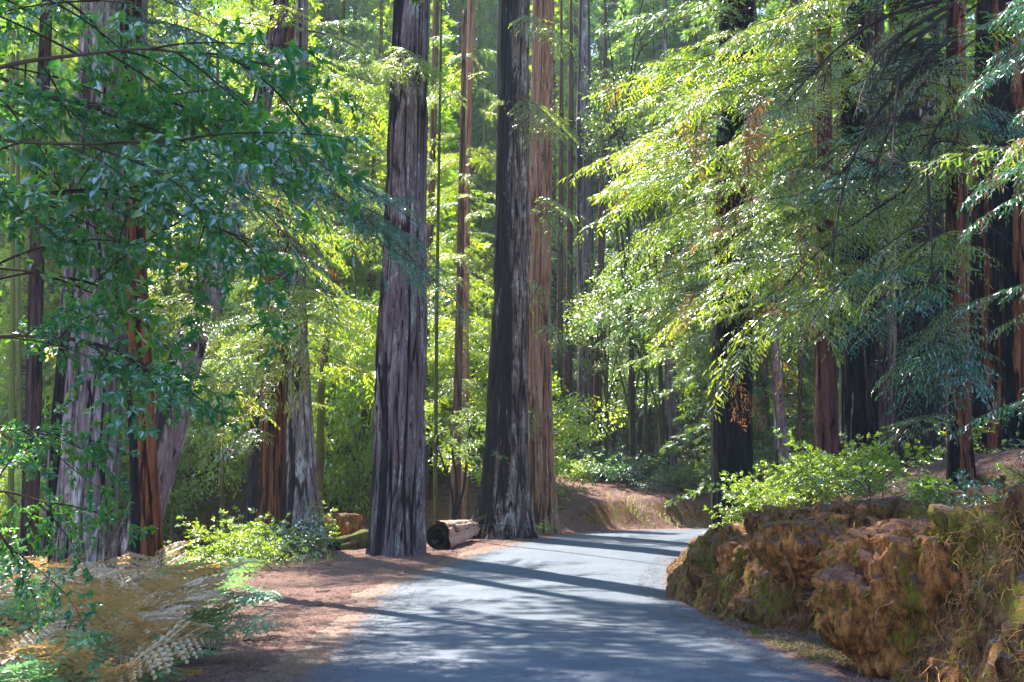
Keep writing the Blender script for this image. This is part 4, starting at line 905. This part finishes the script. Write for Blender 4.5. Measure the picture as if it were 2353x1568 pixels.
for (n, a0, a1, s0, s1, ln, wd_) in [(40000, 9, 40, -2.0, -6.5, .06, .010), (14000, 9, 40, 2.3, 3.6, .06, .010), (70000, 10, 32, 3.0, 8.0, .08, .010), (5500, 9, 45, -2.4, 2.6, .05, .009), (7000, 9, 40, -3.0, -1.7, .06, .010), (9000, 44, 62, -2.8, -7, .12, .03)]:
    parts_.append(chips(*along(n, a0, a1, s0, s1), ln, wd_))
A = np.concatenate(parts_)
lm_ = leaf_mat('litter_leaves', (.10, .054, .045), (.34, .215, .175), (.10, .05, .04), (.26, .17, .13), (.42, .33, .2), .1, .03, .6)
o = part('leaf_litter', quad_mesh('leaf_litter', A, lm_, np.clip(r.normal(.4, .23, len(A)), 0, 1))); o['kind'] = 'stuff'
nR = 40000; y_ = 10 + 21 * r.rand(nR) ** 1.4; i_ = np.interp(y_, RA, RC[:, 1]); s_ = HW + .35 + r.rand(nR) * 2.1
x_ = np.interp(y_, RA, RC[:, 0]) + np.interp(y_, RA, RN[:, 0]) * s_; y_ = np.interp(y_, RA, RC[:, 1]) + np.interp(y_, RA, RN[:, 1]) * s_
p_, nn_ = surf(x_, y_)
kp = (nn_[:, 2] < .8) & (fbm(x_ * 1.5, y_ * 1.5, 0, 91, 3) > -.15); p_, nn_ = p_[kp], nn_[kp]; nR = len(p_); pr = p_ - nn_ * .01
dn = nrm(np.array([0, 0, -1.0]) - nn_ * (-nn_[:, 2:3]) + r.normal(0, .55, (nR, 3)) + nn_ * r.uniform(-.1, .5, (nR, 1))); sdv = nrm(np.cross(dn, nn_)) * r.uniform(.002, .006, (nR, 1)); lr = r.uniform(.04, .22, (nR, 1)); Rq, Rt = [], []; tv = np.clip(r.normal(.5, .25, nR), 0, 1)
for q_ in range(3):
    pe = pr + dn * lr * .4 + nn_ * .012 * (1 - q_); dn = nrm(dn + r.normal(0, .3, (nR, 3)) + np.array([0, 0, -.15])); Rq.append(np.stack([pr - sdv, pr + sdv, pe + sdv * .8, pe - sdv * .8], 1)); Rt.append(tv); pr = pe; sdv = sdv * .8
rl_ = leaf_mat('rootlets', (.13, .045, .012), (.56, .27, .085), (.1, .05, .02), (.25, .15, .06), None, .1, .1, .6)
o = part('rootlets', quad_mesh('rootlets', np.concatenate(Rq), rl_, np.concatenate(Rt))); o['kind'] = 'stuff'
nM = 60000; a_ = 10 + 20 * r.rand(nM) ** 1.4; s_ = HW + .3 + r.rand(nM) * 2.0
x_ = np.interp(a_, RA, RC[:, 0]) + np.interp(a_, RA, RN[:, 0]) * s_; y_ = np.interp(a_, RA, RC[:, 1]) + np.interp(a_, RA, RN[:, 1]) * s_
kp = fbm(x_ * 1.1, y_ * 1.1, 0, 95, 4) > .14; x_, y_ = x_[kp], y_[kp]; nM = len(x_); p_, _n = surf(x_, y_)
d_ = nrm(np.array([-.5, -.2, .3]) + r.normal(0, .5, (nM, 3))); sd_ = nrm(np.cross(d_, r.normal(0, 1, (nM, 3)))) * r.uniform(.003, .008, (nM, 1)); l_ = r.uniform(.015, .05, (nM, 1))
o = part('moss', quad_mesh('moss', np.stack([p_ - sd_, p_ + sd_, p_ + d_ * l_ + sd_ * .5, p_ + d_ * l_ - sd_ * .5], 1), M['moss'], np.clip(r.normal(.4, .25, nM), 0, 1))); o['kind'] = 'stuff'
gq, gt = [], []
for (n, a0, a1, s0, s1, h_) in [(1500, 10, 28, 2.9, 4.2, .16), (900, 28, 46, -5.2, -7.5, .25), (1200, 20, 32, 3.2, 5, .22), (700, 47, 60, -3, -5, .25)]:
    x, y = along(n, a0, a1, s0, s1); k = vn(x * 1.2, y * 1.2, 0, 81) > .15; x, y = x[k], y[k]; n = len(x)
    o3 = surf(x, y)[0] - np.array([0, 0, .01]); az = r.rand(n) * 2 * PI; d = np.stack([np.cos(az) * .45, np.sin(az) * .45, np.ones(n)], 1); s = np.stack([-np.sin(az), np.cos(az), 0 * az], 1) * .006; l = (h_ * r.uniform(.5, 1.4, n))[:, None]
    mid = o3 + d * l * .6; tp = o3 + d * l + np.stack([np.cos(az), np.sin(az), -.6 * np.ones(n)], 1) * l * .3
    gq += [np.stack([o3 - s, o3 + s, mid + s * .8, mid - s * .8], 1), np.stack([mid - s * .8, mid + s * .8, tp + s * .1, tp - s * .1], 1)]; tt_ = np.clip(r.normal(.5, .25, n), 0, 1); gt += [tt_, tt_]
o = part('grass', quad_mesh('grass', np.concatenate(gq), M['grass'], np.concatenate(gt))); o['kind'] = 'stuff'

# ------------------------------------------------------------------ light and air
EL, AZ = math.radians(55), math.radians(-28)          # sun in front, to the left
S = Vector((math.sin(AZ) * math.cos(EL), math.cos(AZ) * math.cos(EL), math.sin(EL)))
sun = bpy.data.objects.new('sun', bpy.data.lights.new('sun', 'SUN')); C.objects.link(sun)
sun.data.energy = 5.0; sun.data.angle = math.radians(.5); sun.data.color = (1, .93, .80)
sun.rotation_euler = (-S).to_track_quat('-Z', 'Y').to_euler()
w = bpy.data.worlds.new('World'); sc.world = w; w.use_nodes = True; nt = w.node_tree
bg = nt.nodes['Background']; sky = nt.nodes.new('ShaderNodeTexSky'); sky.sky_type = 'NISHITA'; sky.sun_disc = False
sky.ozone_density = 5; sky.air_density = 1.0; sky.dust_density = .4; sky.sun_elevation = EL; sky.sun_rotation = AZ; nt.links.new(sky.outputs[0], bg.inputs[0]); bg.inputs[1].default_value = .135
hb = MB(); x0, x1, y0, y1, z0, z1 = -172, 172, -42, 262, float(Z.min()) - 1, 105
V = [(x, y, z) for x in (x0, x1) for y in (y0, y1) for z in (z0, z1)]
hb.add(V, [(0, 1, 3, 2), (4, 6, 7, 5), (0, 4, 5, 1), (2, 3, 7, 6), (0, 2, 6, 4), (1, 5, 7, 3)])
hm = NT('haze'); pv = hm.n('ShaderNodeVolumePrincipled'); pv.inputs['Color'].default_value = (.80, .90, 1, 1); pv.inputs['Density'].default_value = .0005; pv.inputs['Anisotropy'].default_value = .3
hm.l(pv.outputs[0], hm.out.inputs['Volume'])
HAZE = True
if HAZE:
    o = part('haze', hb.mesh('haze', hm.m, False)); o['kind'] = 'stuff'

sc.view_settings.view_transform = 'Standard'; sc.view_settings.look = 'None'; sc.view_settings.gamma = 1; sc.view_settings.exposure = 2.0
cy = sc.cycles
cy.max_bounces = 5; cy.diffuse_bounces = 3; cy.glossy_bounces = 2; cy.transmission_bounces = 3; cy.volume_bounces = 0; cy.transparent_max_bounces = 4
cy.use_denoising = True; cy.caustics_reflective = False; cy.caustics_refractive = False
try: cy.denoiser = 'OPENIMAGEDENOISE'
except Exception: pass
